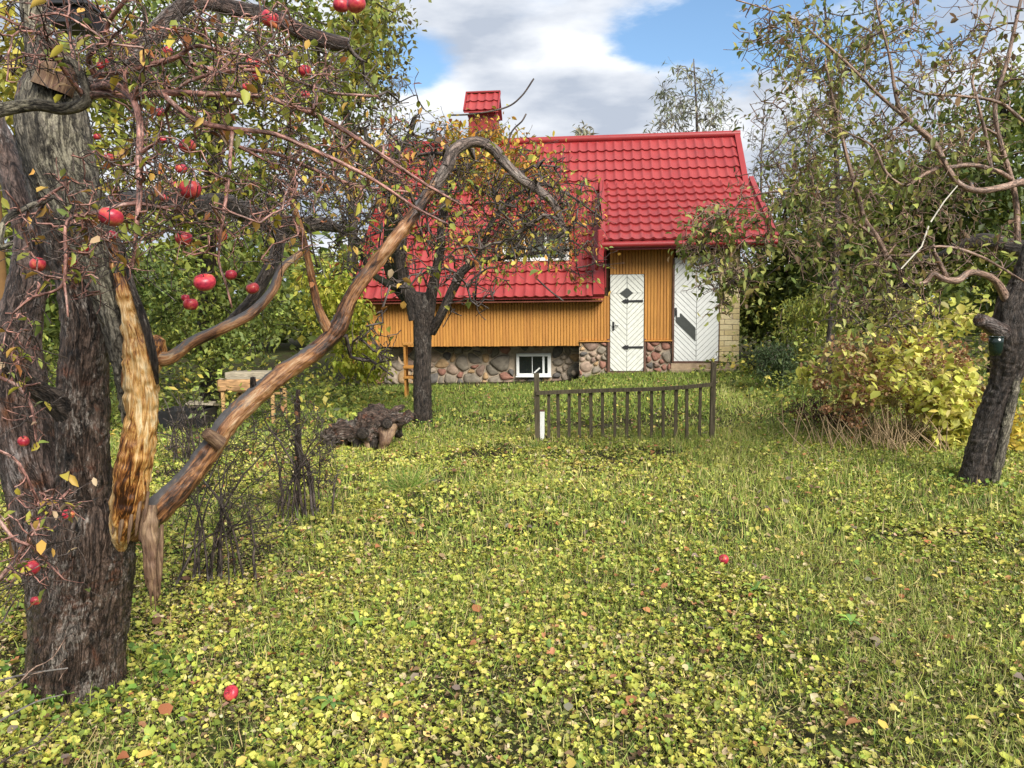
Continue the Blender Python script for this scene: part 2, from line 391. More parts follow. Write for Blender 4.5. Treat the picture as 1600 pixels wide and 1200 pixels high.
# ------------------------------------------------------------------ trees
class Tree:
    def __init__(s, name, base, label, cat='tree', group=None):
        s.root = thing(name, base, label, cat, group); s.o = np.array(base, float)
        s.P = np.zeros((60000, 3)); s.R = np.zeros(60000); s.n = 0; s.tw = {}; s.tips = []
    def add(s, pts, rad):
        k = len(pts); s.P[s.n:s.n+k] = pts; s.R[s.n:s.n+k] = rad; s.n += k
    def limb(s, name, pts, mat, S=14, step=0.03, lump=0.12, ridge=0.0, rs=30, seedable=True, label=None, cutend=False, seed=0.0):
        """pts: (px, py, y, width in px)"""
        Q = np.array([np.append(WY(p[0], p[1], p[2]), p[3]*0.92/2*p[2]/F) for p in pts])
        L = np.linalg.norm(np.diff(Q[:, :3], axis=0), axis=1).sum()
        n = max(6, int(L/step)); K = catmull(Q, n)
        P, rr = K[:, :3], np.maximum(K[:, 3], 0.0015)
        if seedable: s.add(P, rr)
        P2, r2 = P, rr
        t = P[-1]-P[-2]; t /= np.linalg.norm(t)
        P2 = np.vstack([P, P[-1]+t*rr[-1]*0.15, P[-1]+t*rr[-1]*(0.1 if cutend else 0.5)]); r2 = np.append(rr, [rr[-1]*(0.9 if cutend else 0.7), rr[-1]*0.02])
        V, Fq, tc = tube(P2, r2, S, lump, ridge, rs, seed)
        o = link(name, np_mesh(name, V-s.o, Fq, mat, True, None, tc), s.root)
        if label: o['label'] = label
        return o
    def colonize(s, targets, key, r0=0.006, r1=0.0016, wig=0.12, zig=0.010, up=0.15, seg=0.06, S=4, maxlen=9, lim=None):
        for t in targets:
            d = np.linalg.norm(s.P[:s.n]-t, axis=1)+s.R[:s.n]*0
            i = int(np.argmin(d)); a = s.P[i]; L = d[i]
            if L < 0.02 or L > maxlen: continue
            k = int(min(14, max(3, L/seg)))+1
            u = np.linspace(0, 1, k)[:, None]
            dv = (t-a)
            off = rng.normal(0, 1, 3); off -= dv*np.dot(off, dv)/(L*L); off /= np.linalg.norm(off)+1e-9
            path = a+dv*u+off*np.sin(u*math.pi)*L*wig*rng.normal(0, 1)+np.array([0, 0, 1])*np.sin(u*math.pi)*L*up
            z = rng.normal(0, zig, (k, 3)); z[0] = 0; path = path+z
            rb = min(s.R[i]*0.75, r0*(0.5+min(L, 1.2))); rb = max(rb, r1*1.3)
            rad = np.linspace(rb, r1, k)
            s.tw.setdefault(key, []).append((path, rad, S)); s.add(path[1:], rad[1:])
    def spurs(s, key, n, lo=0.03, hi=0.12, r=0.0022, start=0, grav=-0.2, maxr=0.03, S=3, zig=0.2, out=None):
        idx = rng.integers(start, s.n, n); idx = idx[s.R[idx] < maxr]
        for i in idx:
            L = rng.uniform(lo, hi); k = 4
            d = rng.normal(0, 1, 3); d[2] += grav; d /= np.linalg.norm(d)
            p = [s.P[i]]
            for q in range(k):
                d = d+rng.normal(0, zig, 3); d /= np.linalg.norm(d); p.append(p[-1]+d*L/k)
            p = np.array(p); rad = np.linspace(min(r, s.R[i]*.9), r*0.5, k+1)
            rad[-1] *= 1.4
            s.tw.setdefault(key, []).append((p, rad, S)); s.tips.append(p[-1])
            if s.n < 59990: s.add(p[2:], rad[2:])
    def build_twigs(s, names):
        for key, lst in s.tw.items():
            V, Fq, tc = merge([tube(p, r, S, seed=random.random()*5) for p, r, S in lst])
            link(names.get(key, 'twigs'), np_mesh('twigs', V-s.o, Fq, M[key], True, None, tc), s.root, 'stuff')
    def leaves(s, n, size, pal, w, tpl=APPLE, jit=0.03, start=0, maxr=0.006, mask=None, key=None, name='leaves', droop=(0.2, -1.4), trans='leaf'):
        P = s.P[start:s.n][s.R[start:s.n] < maxr]
        if mask is not None: P = P[mask(P)]
        if len(P) == 0: return
        i = rng.integers(0, len(P), n); pos = P[i]+rng.normal(0, jit, (n, 3))
        rt = rots(n, droop[1], droop[0], down=True)
        rr2 = rots(n, 0, 1.0)
        rt = rr2 @ rt
        kk = None
        if key: kk = 0.5+0.75*fbm(pos*key, 2)
        c = pick(pal, w, n, 0.18, kk)
        scatter(name, tpl, pos, rt, rng.uniform(size*.65, size*1.25, n), c, M[trans], s.root, 'stuff', s.o)
def region(n, ells):
    """random places in a set of crown lobes: (px, py, y, rx_px, ry_px, depth radius, weight)"""
    w = np.array([e[6] for e in ells], float); w /= w.sum()
    out = []
    for e in [ells[i] for i in rng.choice(len(ells), n, p=w)]:
        v = rng.normal(0, 1, 3); v /= np.linalg.norm(v); v *= rng.uniform(0, 1)**0.4
        out.append(WY(e[0]+v[0]*e[3], e[1]+v[1]*e[4], e[2]+v[2]*e[5]))
    return np.array(out)

# ================================================================== GROUND
def groundmat():
    m, nt, b = mat_base('garden_soil_and_turf', 0.95, 0.1)
    tcn = nt.nodes.new('ShaderNodeTexCoord'); t = tcn.outputs['Object']
    f1 = noise(nt, t, 22, 9, 0.7); f2 = noise(nt, t, 1.1, 5, 0.6, 0.5)
    c = ramp(nt, f1, [(0.35, (0.010, 0.008, 0.005)), (0.5, (0.035, 0.028, 0.015)), (0.62, (0.075, 0.06, 0.03)), (0.75, (0.14, 0.12, 0.05))])
    c2 = ramp(nt, f1, [(0.35, (0.012, 0.015, 0.006)), (0.55, (0.05, 0.06, 0.018)), (0.75, (0.12, 0.14, 0.035))])
    c = mixc(nt, ramp(nt, f2, [(0.42, (0, 0, 0)), (0.6, (1, 1, 1))]), c, c2)
    nt.links.new(c, b.inputs['Base Color']); bump(nt, b, f1, 0.8, 0.03)
    return m
ax = np.concatenate([-np.geomspace(400, 16, 24), np.linspace(-15, 15, 161), np.geomspace(16, 400, 24)])
ay = np.concatenate([-np.geomspace(400, 3, 24), np.linspace(-2.5, 22, 150), np.geomspace(23, 400, 24)])
X, Y = np.meshgrid(ax, ay); Z = H(X, Y)
nx, ny = len(ax), len(ay)
ii = (np.arange(ny-1)[:, None]*nx+np.arange(nx-1)[None]).ravel()
g = link('ground', np_mesh('ground', np.stack([X, Y, Z], -1).reshape(-1, 3), np.stack([ii, ii+1, ii+nx+1, ii+nx], -1), groundmat()))
tag(g, 'garden ground of dark soil and short turf under the leaves', kind='structure')

TH = R(6)
O0 = WY(955, 582, 15.6); OX, OY = float(O0[0]), float(O0[1])
U = np.array([math.cos(TH), -math.sin(TH)]); Vv = np.array([-math.sin(TH), -math.cos(TH)])
def HP(px, py, v=0.0):                   # house coordinates (u, z) of a photo point on the plane v metres in front of the facade
    d = ray(px, py); o = np.array([OX, OY])+Vv*v
    # (t*d.xy - o) . Vv = 0
    t = np.dot(o, Vv)/np.dot(d[:2], Vv)
    p = d[:2]*t
    return float(np.dot(p-np.array([OX, OY]), U)), float(CAMZ+d[2]*t)
def huv(x, y):
    return (x-OX)*U[0]+(y-OY)*U[1], (x-OX)*Vv[0]+(y-OY)*Vv[1]

def band(y0, y1, dens, k=0.76, mg=0.5):
    area = k*(y1**2-y0**2)+2*mg*(y1-y0); n = int(area*dens)
    y = np.sqrt(rng.uniform(y0**2, y1**2, n)); x = rng.uniform(-1, 1, n)*(k*y+mg)
    u, v = huv(x, y); keep = ~((v < 0.06) & (u > -5.6) & (u < 3.2))
    return x[keep], y[keep]
_pp = np.array([G(1560, 1190), G(1460, 1040), G(1330, 900), G(1190, 790), G(1130, 700), G(1170, 640), G(1130, 600)])[:, :2]
def pathm(x, y):
    d = np.full(np.shape(x), 9.0)
    for a, b in zip(_pp[:-1], _pp[1:]):
        t = np.clip(((x-a[0])*(b[0]-a[0])+(y-a[1])*(b[1]-a[1]))/((b-a)**2).sum(), 0, 1)
        d = np.minimum(d, np.hypot(x-a[0]-t*(b[0]-a[0]), y-a[1]-t*(b[1]-a[1])))
    return sstep(1-(d-0.12)/0.45)
PAL = [(0.05, 0.035, 0.02), (0.20, 0.12, 0.06), (0.10, 0.16, 0.03), (0.22, 0.29, 0.05), (0.36, 0.39, 0.065), (0.48, 0.46, 0.09), (0.58, 0.52, 0.16), (0.52, 0.42, 0.24), (0.42, 0.20, 0.09)]
PW = [5, 6, 7, 15, 22, 25, 13, 7, 2]
def green(x, y):                         # lawn near the house is greener
    return sstep((y-7.5)/3.5)
tot = 0
for nm, y0, y1, dens, sz, tpl, hh in (('ground_litter', 1.9, 4.6, 7500, 0.022, DEBRIS, 0.012), ('low_ground_leaves', 1.9, 4.6, 6600, 0.0235, ROUND, 0.042), ('low_ground_leaves', 4.6, 9.0, 4300, 0.026, QUAD, 0.034), ('low_ground_leaves', 9.0, 16.2, 420, 0.045, QUAD, 0.02)):
    x, y = band(y0, y1, dens); n = len(x)
    P3 = np.stack([x, y, 0*x], -1)
    lit = nm == 'ground_litter'; patch = fbm(P3*1.3, 3)
    dip = fbm(P3*5.0+31, 3)
    keep = (rng.uniform(0, 1, n) < 2*lit) | (rng.uniform(0, 1, n) < np.clip(0.72+1.5*dip+0.5*patch-0.55*green(x, y)-0.85*pathm(x, y), 0.10, 1))
    x, y, dip, patch, P3 = x[keep], y[keep], dip[keep], patch[keep], P3[keep]; n = len(x)
    z = H(x, y)+rng.uniform(0.0, 1, n)**1.3*hh+0.018*np.clip(dip, -0.3, 1)
    gkey = np.clip(0.52+0.34*dip+0.25*fbm(P3*0.8+9, 2), 0, 1)
    col = pick(PAL, PW, n, 0.2, None)
    colk = pick(PAL, PW, n, 0.2, gkey)
    col = np.where(rng.uniform(0, 1, (n, 1)) < 0.45, colk, col)
    if lit: col = pick([(0.07, 0.05, 0.03), (0.18, 0.12, 0.065), (0.32, 0.24, 0.12), (0.16, 0.20, 0.04), (0.38, 0.36, 0.11), (.44, .38, .22)], [3, 4, 5, 8, 6, 3], n, .25)
    gr = (0.22*sstep((x+0.5)/3)+0.75*green(x, y)+0.25*(patch > 0.15)*1.0)[:, None]*rng.uniform(0, 1, (n, 1))
    col = col*(1-gr)+np.array([0.15, 0.24, 0.035])*gr
    scatter(nm, tpl, np.stack([x, y, z], -1), rots(n, 0, 1.15), sz*(0.35+1.15*rng.uniform(0, 1, n)**1.8)*np.where(rng.uniform(0, 1, n) < .03, 1.5, 1), col, M['cover'])
    bpy.context.scene.collection.objects[-1]['label'] = 'dark litter of twigs and dead leaf scraps under the nearest leaves' if lit else {1.9: 'near carpet of round yellowing ground leaves', 4.6: 'carpet of yellow green ground leaves around the little fence', 9.0: 'scattered small leaves on the lawn before the house'}[y0]
    bpy.context.scene.collection.objects[-1]['category'] = 'ground cover'
GP = [(0.13, 0.20, 0.035), (0.21, 0.29, 0.05), (0.34, 0.38, 0.08), (0.56, 0.50, 0.20), (0.46, 0.34, 0.17)]
for y0, y1, dens, ln, tpl, lab in ((1.9, 4.6, 7500, 0.050, BLADE, 'grass blades among the nearest ground leaves'), (4.6, 9, 4000, 0.060, BLADE1, 'grass blades in the middle of the garden'), (9, 16.2, 1500, 0.055, BLADE1, 'short green lawn grass before the house')):
    x, y = band(y0, y1, dens); n = len(x)
    pt = fbm(np.stack([x, y, 0*x], -1)*1.1+4, 3)
    keep = rng.uniform(0, 1, n) < np.clip(0.45+1.3*pt+0.6*green(x, y)+0.45*sstep((x-0.8)/2)+0.9*pathm(x, y), 0.10, 1)
    x, y = x[keep], y[keep]; n = len(x)
    g0 = green(x, y)
    col = pick(GP, [3, 4, 4, 3, 2], n, 0.18); gc = pick(GP[:3], [3, 5, 3], n, 0.18); pc_ = pick(GP[1:4], [2, 4, 2], n, .15); gc = np.where((rng.uniform(0, 1, n) < pathm(x, y))[:, None], pc_, gc)
    col = np.where((rng.uniform(0, 1, n) < np.clip(0.25+0.65*g0+pathm(x, y), 0, .97))[:, None], gc, col)
    wv = 2.3 if y0 > 8 else (1.3 if y0 > 3 else .8)
    tv = tpl[0].copy(); tv[:, 0] *= wv
    scatter('grass', (tv, tpl[1]), np.stack([x, y, H(x, y)-0.004], -1), rots(n, -0.2, 1.25), ln*rng.uniform(.35, 1.2, n), col, M['cover'])
    tag(C.objects[-1], lab, 'grass')
# grass tussocks leaning over
def tuft(pos, n, ln, lean, pal, lab):
    a = rng.uniform(0, 2*math.pi, n); r = np.sqrt(rng.uniform(0, 1, n))*ln*0.3
    x = pos[0]+np.cos(a)*r*1.6; y = pos[1]+np.sin(a)*r
    rt = rots(n, 0.5, 1.4); c = pick(pal, [1]*len(pal), n, .15)
    tv = BLADE[0].copy(); tv[:, 0] *= 0.35
    scatter('grass_tuft', (tv, BLADE[1]), np.stack([x, y, H(x, y)], -1), rt, ln*rng.uniform(.5, 1.2, n), c, M['cover'])
    tag(C.objects[-1], lab, 'grass')
tuft(G(640, 768), 420, 0.19, 0, [(0.2, 0.3, 0.05), (0.4, 0.38, 0.12), (0.13, 0.24, 0.04)], 'long leaning grass tuft beyond the bare currant bushes')
# fallen leaves
x, y = band(1.95, 14.5, 26); n = len(x)
scatter('fallen_leaves', (APPLE[0]*np.array([1.5, 1, 1]), APPLE[1]), np.stack([x, y, H(x, y)+rng.uniform(.015, .045, n)], -1), rots(n, 0, .6), rng.uniform(.03, .06, n),
        pick([(0.42, 0.17, 0.07), (0.16, 0.08, 0.045), (0.55, 0.42, 0.10), (0.38, 0.25, 0.15), (0.2, 0.16, 0.12)], [3, 2, 4, 3, 2], n, .2), M['cover'])
tag(C.objects[-1], 'brown, orange and yellow tree leaves fallen over the whole lawn', 'leaves')
# broad weeds
def weed_mesh(nl, ln, pal):
    V = []; Fs = []; cc = []
    for k in range(nl):
        a = k/nl*6.283+rng.uniform(-.3, .3); l = ln*rng.uniform(.7, 1.1); w = l*.16; rise = rng.uniform(.15, .5)
        b = len(V); ca, sa = math.cos(a), math.sin(a)
        for q, (t, ww, h) in enumerate(((0, .25, 0), (.35, 1, rise), (.7, .9, rise*1.1), (1, .05, rise*.7))):
            for s_ in (-1, 1): V.append((ca*l*t-sa*ww*w*s_, sa*l*t+ca*ww*w*s_, h*l+0.01))
        c = pick(pal, [1]*len(pal), 1, .15)[0]; cc += [c]*8
        for q in range(3): Fs.append((b+q*2, b+q*2+1, b+q*2+3, b+q*2+2))
    return np_mesh('weed', np.array(V), np.array(Fs), M['cover'], True, np.array(cc))
wds = [(690, 935), (1180, 935), (905, 1165), (1150, 1045), (1190, 1060), (1330, 990), (420, 1110), (1440, 1010), (1560, 1150), (560, 985), (1060, 1150), (1240, 850), (300, 1160), (520, 1120), (1300, 800), (820, 800)]
wp = []
for k, (a, b) in enumerate(wds[1:16:4]):
    wm = weed_mesh(rng.integers(6, 10), rng.uniform(.05, .08), [(0.20, 0.32, 0.06), (0.28, 0.38, 0.07), (0.13, 0.24, 0.06)])
    p = G(a, b); wm.transform(Matrix.Translation(tuple(p+np.array([0, 0, .02])))); wp.append(wm)
VV = []; FF = []; CC = []; off = 0
for wm in wp:
    v = np.zeros(len(wm.vertices)*3); wm.vertices.foreach_get('co', v); v = v.reshape(-1, 3)
    f = np.array([list(p.vertices) for p in wm.polygons]); c = np.zeros(len(v)*4); wm.color_attributes['col'].data.foreach_get('color', c)
    VV.append(v); FF.append(f+off); CC.append(c.reshape(-1, 4)[:, :3]); off += len(v)
link('weeds', np_mesh('weeds', np.concatenate(VV), np.concatenate(FF), M['cover'], True, np.concatenate(CC)), None, 'stuff')
tag(C.objects[-1], 'low rosettes of broad green weeds in the lawn', 'weeds')
# patches of bare soil and vole heaps
soil = simple('bare_soil', (0.045, 0.036, 0.028), 0.95, 0.1, 0.5, 30, 1.0, bd=0.02)
for px, py, rx, ry in ((650, 752, .45, .13), (950, 668, .35, .2), (1120, 668, .4, .15), (1090, 800, .3, .12), (660, 900, .12, .05), (1300, 785, .3, .08)):
    p = G(px, py); t = np.linspace(0, 6.283, 22)[:-1]
    V = [(p[0], p[1], p[2]+.02)]
    for f_ in (.5, 1.0):
        for a in t:
            r_ = f_*(1+.25*math.sin(3*a+px)+.12*math.sin(7*a))
            xx, yy = p[0]+math.cos(a)*rx*r_, p[1]+math.sin(a)*ry*r_
            V.append((xx, yy, float(H(xx, yy))+(.012 if f_ < 1 else -.02)))
    k = len(t); Fs = [(0, 1+i, 1+(i+1) % k) for i in range(k)]+[(1+i, 1+k+i, 1+k+(i+1) % k, 1+(i+1) % k) for i in range(k)]
    o = link('bare_soil', poly_mesh('bare_soil', V, Fs, soil, True)); o['kind'] = 'structure'; o['label'] = 'dark patch of bare soil in the grass'

# ================================================================== HOUSE
red = (0.42, 0.055, 0.060)
m, nt, b = mat_base('red_roof_paint', 0.45, 0.5)
gp = nt.nodes.new('ShaderNodeNewGeometry').outputs['Position']
c_ = ramp(nt, noise(nt, gp, 1.3, 5, .65), [(0.3, (0.26, 0.026, 0.028)), (0.7, (0.34, 0.046, 0.044))])
c_ = mixc(nt, ramp(nt, noise(nt, gp, 3.5, 8, .7, 0, (2, 2, .5), (3, 3, 3)), [(0.52, (0, 0, 0)), (0.75, (.5, .5, .5))]), c_, (0.15, 0.03, 0.028))
c_ = mixc(nt, ramp(nt, noise(nt, gp, 26, 5, .7), [(0.66, (0, 0, 0)), (0.74, (.5, .5, .5))]), c_, (0.42, 0.22, 0.17))
nt.links.new(c_, b.inputs['Base Color']); nt.links.new(ramp(nt, noise(nt, gp, 5, 5, .6), [(0.3, (.34, .34, .34)), (0.7, (.6, .6, .6))]), b.inputs['Roughness'])
M['red'] = m
M['red_trim'] = simple('red_trim_paint', (0.28, 0.026, 0.027), 0.4, 0.5, 0.1, 3)
M['dark_red'] = simple('dark_red_soffit_boards', (0.16, 0.05, 0.03), 0.7)  # dark red-brown boards under the eaves
M['orange'] = simple('orange_board_stain', (0.50, 0.235, 0.055), 0.6, 0.3, 0.16, 5, 0.2, sc3=(6, 6, .6))
M['orange2'] = simple('orange_board_stain_worn', (0.45, 0.205, 0.05), 0.6, 0.3, 0.2, 5, 0.2, sc3=(6, 6, .6))
M['backing'] = simple('dark_board_backing', (0.06, 0.03, 0.012), 0.8)
M['mortar'] = simple('lime_mortar', (0.38, 0.31, 0.23), 0.95, 0.1, 0.3, 14, .8, bd=.01)
M['cellar'] = simple('shade_black_timber', (0.03, 0.024, 0.02), 0.9)  # shade of the gap put into the timber colour
M['white'] = simple('white_door_paint', (0.76, 0.77, 0.74), 0.5, 0.4, 0.06, 5)
M['joint'] = simple('painted_joint', (0.34, 0.34, 0.32), .8)
M['white_old'] = simple('aged_white_paint', (0.72, 0.73, 0.66), 0.6, 0.3, 0.12, 12)
M['black'] = simple('black_iron', (0.018, 0.018, 0.02), 0.5, 0.5, 0.3, 20)
M['panel'] = simple('dark_grey_panel', (0.06, 0.065, 0.06), 0.5, 0.4, 0.15, 30)
M['concrete'] = simple('sill_concrete', (0.36, 0.27, 0.18), 0.9, 0.2, 0.3, 9, .5)
M['frame'] = simple('brown_door_frame', (0.13, 0.07, 0.05), 0.7, 0.3, 0.3, 9)
m, nt, b = mat_base('window_glass', 0.06, 0.6); b.inputs['Base Color'].default_value = (0.012, 0.015, 0.017, 1); M['glass'] = m
m, nt, b = mat_base('dormer_glass', 0.05, 0.8); b.inputs['Base Color'].default_value = (0.10, 0.12, 0.11, 1); M['glass2'] = m

hs = thing('garden_house', (OX, OY, 0), 'small garden house with red metal tile roof, orange boards and a fieldstone base', 'house', rz=-TH)
def prt(name, V, Fs, mat, parent=hs): return link(name, poly_mesh(name, V, Fs, mat), parent)
# key measures (house frame: x along the facade, y into the house, z up)
uL = HP(572, 500)[0]; uR = HP(1156, 500)[0]
uRoofL = HP(552, 460, .35)[0]; uRoofR = HP(1152, 212, -3.0)[0]+.02
zRidge = HP(1000, 216, -3.0)[1]; zEave = HP(800, 466, .35)[1]
slope = (zRidge-zEave)/3.35; ANG = math.atan(slope)
uF0 = HP(944, 380, .5)[0]; uF1 = uRoofR+.12; zFe = HP(1000, 376, .5)[1]
yK = 1.95; zK = zRidge-slope*(3.0-yK)
ANG2 = math.atan2(zK-zFe, yK+.5)
def zroof(y): return zRidge-slope*(3.0-y)
# tiles ------------------------------------------------------------
TW, TL = 0.205, 0.35
xs = np.linspace(0, TW, 11); pr = 0.036*np.exp(-((xs-TW/2)/(0.19*TW))**2)
tv = [(x_, 0, p_+.040) for x_, p_ in zip(xs, pr)]+[(x_, TL, p_) for x_, p_ in zip(xs, pr)]+[(x_, 0, p_+.040) for x_, p_ in zip(xs, pr)]+[(x_, 0.004, p_-.012) for x_, p_ in zip(xs, pr)]
tf = [(i, i+1, 12+i, 11+i) for i in range(10)]+[(33+i, 34+i, 23+i, 22+i) for i in range(10)]
tile_me = poly_mesh('tile', tv, tf, M['red'], True)
TV = np.array(tv); TF = np.array(tf)
roof = prt('roof', *(lambda: (
    [(uRoofL, -.35, zEave-.03), (uRoofR, -.35, zEave-.03), (uRoofR, 3, zRidge-.03), (uRoofL, 3, zRidge-.03), (uRoofR, 6.35, zEave-.03), (uRoofL, 6.35, zEave-.03),
     (uRoofL, -.35, zEave-.10), (uRoofR, -.35, zEave-.10), (uRoofR, 3, zRidge-.13), (uRoofL, 3, zRidge-.13), (uRoofR, 6.35, zEave-.10), (uRoofL, 6.35, zEave-.10)],
    [(3, 2, 4, 5), (9, 11, 10, 8), (2, 8, 10, 4), (3, 5, 11, 9), (5, 4, 10, 11)]))(), M['red'])
# front slope in two pieces: full length on the left, down to the kink on the right
def slab(x0, x1, ya, za, yb, zb, th=.06, mat=None, name='roof_sheet', par=None):
    V = [(x0, ya, za), (x1, ya, za), (x1, yb, zb), (x0, yb, zb), (x0, ya, za-th), (x1, ya, za-th), (x1, yb, zb-th), (x0, yb, zb-th)]
    return link(name, poly_mesh(name, V, [(0, 1, 2, 3), (7, 6, 5, 4), (0, 4, 5, 1), (1, 5, 6, 2), (2, 6, 7, 3), (3, 7, 4, 0)], mat or M['red_trim']), par or roof)
slab(uRoofL, uF0, -.33, zEave+.005, 2.995, zRidge-.015, .03)
slab(uF0, uRoofR, yK, zK-.012, 2.995, zRidge-.015)
slab(uF0, uF1, -.5, zFe-.012, yK-.002, zK-.012)
slots = []                                # (x, y, z, angle, importance)
nrow = int(math.hypot(3.35, zRidge-zEave)/TL)+1
duL, duR = HP(778, 380, .3)[0]-.1, HP(895, 380, .3)[0]+.1
for r_ in range(nrow):
    s_ = r_*TL; y_ = -.35+s_*math.cos(ANG); z_ = zEave+s_*math.sin(ANG)
    if s_+TL > math.hypot(3.35, zRidge-zEave)+.1: continue
    c0 = 0
    while True:
        x_ = uF0-.22-TW*(c0+1)
        if x_ < uRoofL-.02: break
        inside = (duL < x_+TW/2 < duR) and (.28 < y_ < 1.35)
        if not inside: slots.append((x_, y_, z_, ANG, (0 if r_ < 4 else 3)+(c0*0.01)))
        c0 += 1
    if y_ > yK-.35:
        x_ = uF0-.22+.0
        while x_+TW < uRoofR+.02:
            slots.append((x_, y_, z_, ANG, 1)); x_ += TW
nf = int(math.hypot(yK+.5, zK-zFe)/TL)+1
for r_ in range(nf):
    s_ = r_*TL
    if s_ > math.hypot(yK+.5, zK-zFe)-.12: continue
    x_ = uF0+.02
    while x_+TW < uF1:
        slots.append((x_, -.5+s_*math.cos(ANG2), zFe+s_*math.sin(ANG2), ANG2, 0)); x_ += TW
slots.sort(key=lambda s: s[4])
for s_ in slots[:296]:
    o = link('tile', tile_me, roof); o.location = s_[:3]; o.rotation_euler = (s_[3], 0, 0)
VV = []; FF = []; off = 0
def addt(s_, W=TW):
    global off
    a = s_[3]; v = TV.copy(); y2 = v[:, 1]*math.cos(a)-v[:, 2]*math.sin(a); z2 = v[:, 1]*math.sin(a)+v[:, 2]*math.cos(a)
    VV.append(np.stack([v[:, 0]+s_[0], y2+s_[1], z2+s_[2]], -1)); FF.append(TF+off); off += len(v)
for s_ in slots[296:]: addt(s_)
link('upper_tiles', np_mesh('upper_tiles', np.concatenate(VV), np.concatenate(FF), M['red']), roof, 'stuff')
# ridge cap, verge trims, fascia, gutter, downpipe
def barp(name, a, b, w, d, mat, par=hs, up=(0, 0, 1)):
    V, Fs = bar(a, b, w, d, up); return link(name, poly_mesh(name, V, Fs, mat), par)
V, Fq, tc = tube(np.array([(x_, 3.0, zRidge+.02) for x_ in np.linspace(uRoofL-.04, uRoofR+.04, 12)]), np.full(12, .085), 12)
link('ridge_cap', np_mesh('ridge_cap', V, Fq, M['red_trim']), roof)
nrm = Vector((0, -math.sin(ANG), math.cos(ANG)))
barp('verge_trim', (uF0-.10, -.36, zEave+.03), (uF0-.10, yK-.3, zroof(yK-.3)+.03), .22, .09, M['red_trim'], roof, nrm)
barp('verge_trim', (uRoofL+.03, -.36, zEave+.03), (uRoofL+.03, 3, zRidge+.03), .14, .09, M['red_trim'], roof, nrm)
barp('verge_trim', (uRoofR-.03, yK-.2, zroof(yK-.2)+.03), (uRoofR-.03, 3, zRidge+.03), .12, .09, M['red_trim'], roof, nrm)
n2v = Vector((0, -math.sin(ANG2), math.cos(ANG2)))
barp('verge_trim', (uF1-.02, -.52, zFe+.02), (uF1-.02, yK, zK+.02), .10, .09, M['red_trim'], roof, n2v)
barp('verge_trim', (uF0-.02, -.52, zFe+.03), (uF0-.02, yK, zK+.03), .10, .08, M['red_trim'], roof, n2v)
def gut(name, P, r_):
    P = np.array(P); V, Fq, tc = tube(P, np.full(len(P), r_), 12); return link(name, np_mesh(name, V, Fq, M['red_trim']), hs)
gut('gutter', [(x_, -.56, zFe-.075) for x_ in np.linspace(uF0-.05, uF1, 8)], .055)
box('fascia_board', (uF0, uF1, -.50, -.475, zFe-.17, zFe-.04), M['red_trim'], hs)
dp = [(-.0, -.56, zFe-.08), (-.0, -.56, zFe-.16), (-.02, -.50, zFe-.30), (-.08, -.30, zFe-.40), (-.10, -.10, zFe-.5)]
gut('downpipe', [(uF0-.04+a, b_, c_) for a, b_, c_ in dp], .045)
box('downpipe_leader', (uF0-.13, uF0-.01, -.60, -.49, zFe-.42, zFe+.22), M['red_trim'], hs, .02)
# cheek of the flared roof
zw = zFe-.04
prt('side_cheek', [(uF0+.02, -.02, zEave+.2), (uF0+.02, yK, zK-.09), (uF0+.02, -.02, zw+.22), (uF0+.05, -.02, zEave+.2), (uF0+.05, yK, zK-.09), (uF0+.05, -.02, zw+.22)],
    [(0, 1, 2), (5, 4, 3), (0, 2, 5, 3), (1, 4, 5, 2), (0, 3, 4, 1)], M['red_trim'])
# solid core walls
uDoorL = HP(953, 500)[0]
zB = HP(800, 541)[1]; zB2 = HP(930, 532)[1]
uPier = HP(905, 560)[0]
wall = prt('wall', boxv(uL, uF0, .05, 6, zB+.04, zEave+.02), BOXF, M['backing'])
prt('wall', boxv(uF0, uR, .06, 6, 0, zFe+.05), BOXF, M['backing'])
prt('gable_wall', [(uL+.02, .1, zEave), (uL+.02, 3, zRidge-.2), (uL+.02, 5.9, zEave), (uR-.02, .1, zEave), (uR-.02, 3, zRidge-.2), (uR-.02, 5.9, zEave)],
    [(0, 1, 2), (5, 4, 3)], M['orange'])
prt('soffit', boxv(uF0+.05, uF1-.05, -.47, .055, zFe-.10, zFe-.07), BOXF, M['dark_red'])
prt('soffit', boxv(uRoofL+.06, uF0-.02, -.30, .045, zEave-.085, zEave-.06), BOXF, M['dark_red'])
prt('underside_shade_sheet', boxv(uL, uPier, .05, .5, zB+.02, zB+.038), BOXF, M['cellar'])  # near-black sheet standing for the shade under the overhanging wall
# boards
bw = 0.0625
k = 0; x_ = uL
while x_ < uDoorL-.01:
    lo = zB if x_ < uPier-.02 else zB2
    w_ = min(bw, uDoorL-x_)
    box('board', (x_+.004, x_+w_-.004, -.006+rng.uniform(0, .005), .048, lo+rng.uniform(-.004, .004), zEave+.03), M['orange'] if rng.random() < .6 else M['orange2'], wall, .004)
    x_ += bw
uD1 = HP(1006, 500)[0]; uD2 = HP(1052.5, 500)[0]; zt = HP(980, 429)[1]; zm = HP(1030, 531)[1]
wallr = prt('wall', boxv(uDoorL+.02, uD2, .049, .058, zm, zFe-.02), BOXF, M['backing'])
x_ = uDoorL
while x_ < uD2-.01:
    lo = zt+.005 if x_ < uD1-.02 else zm
    w_ = min(bw, uD2-x_)
    box('board', (x_+.004, x_+w_-.004, -.006+rng.uniform(0, .005), .048, lo, zFe-.03), M['orange'] if rng.random() < .6 else M['orange2'], wallr, .004)
    x_ += bw
box('sill_board', (uPier, uDoorL-.005, -.05, .045, zB2-.03, zB2-.002), M['orange'], wall, .005)
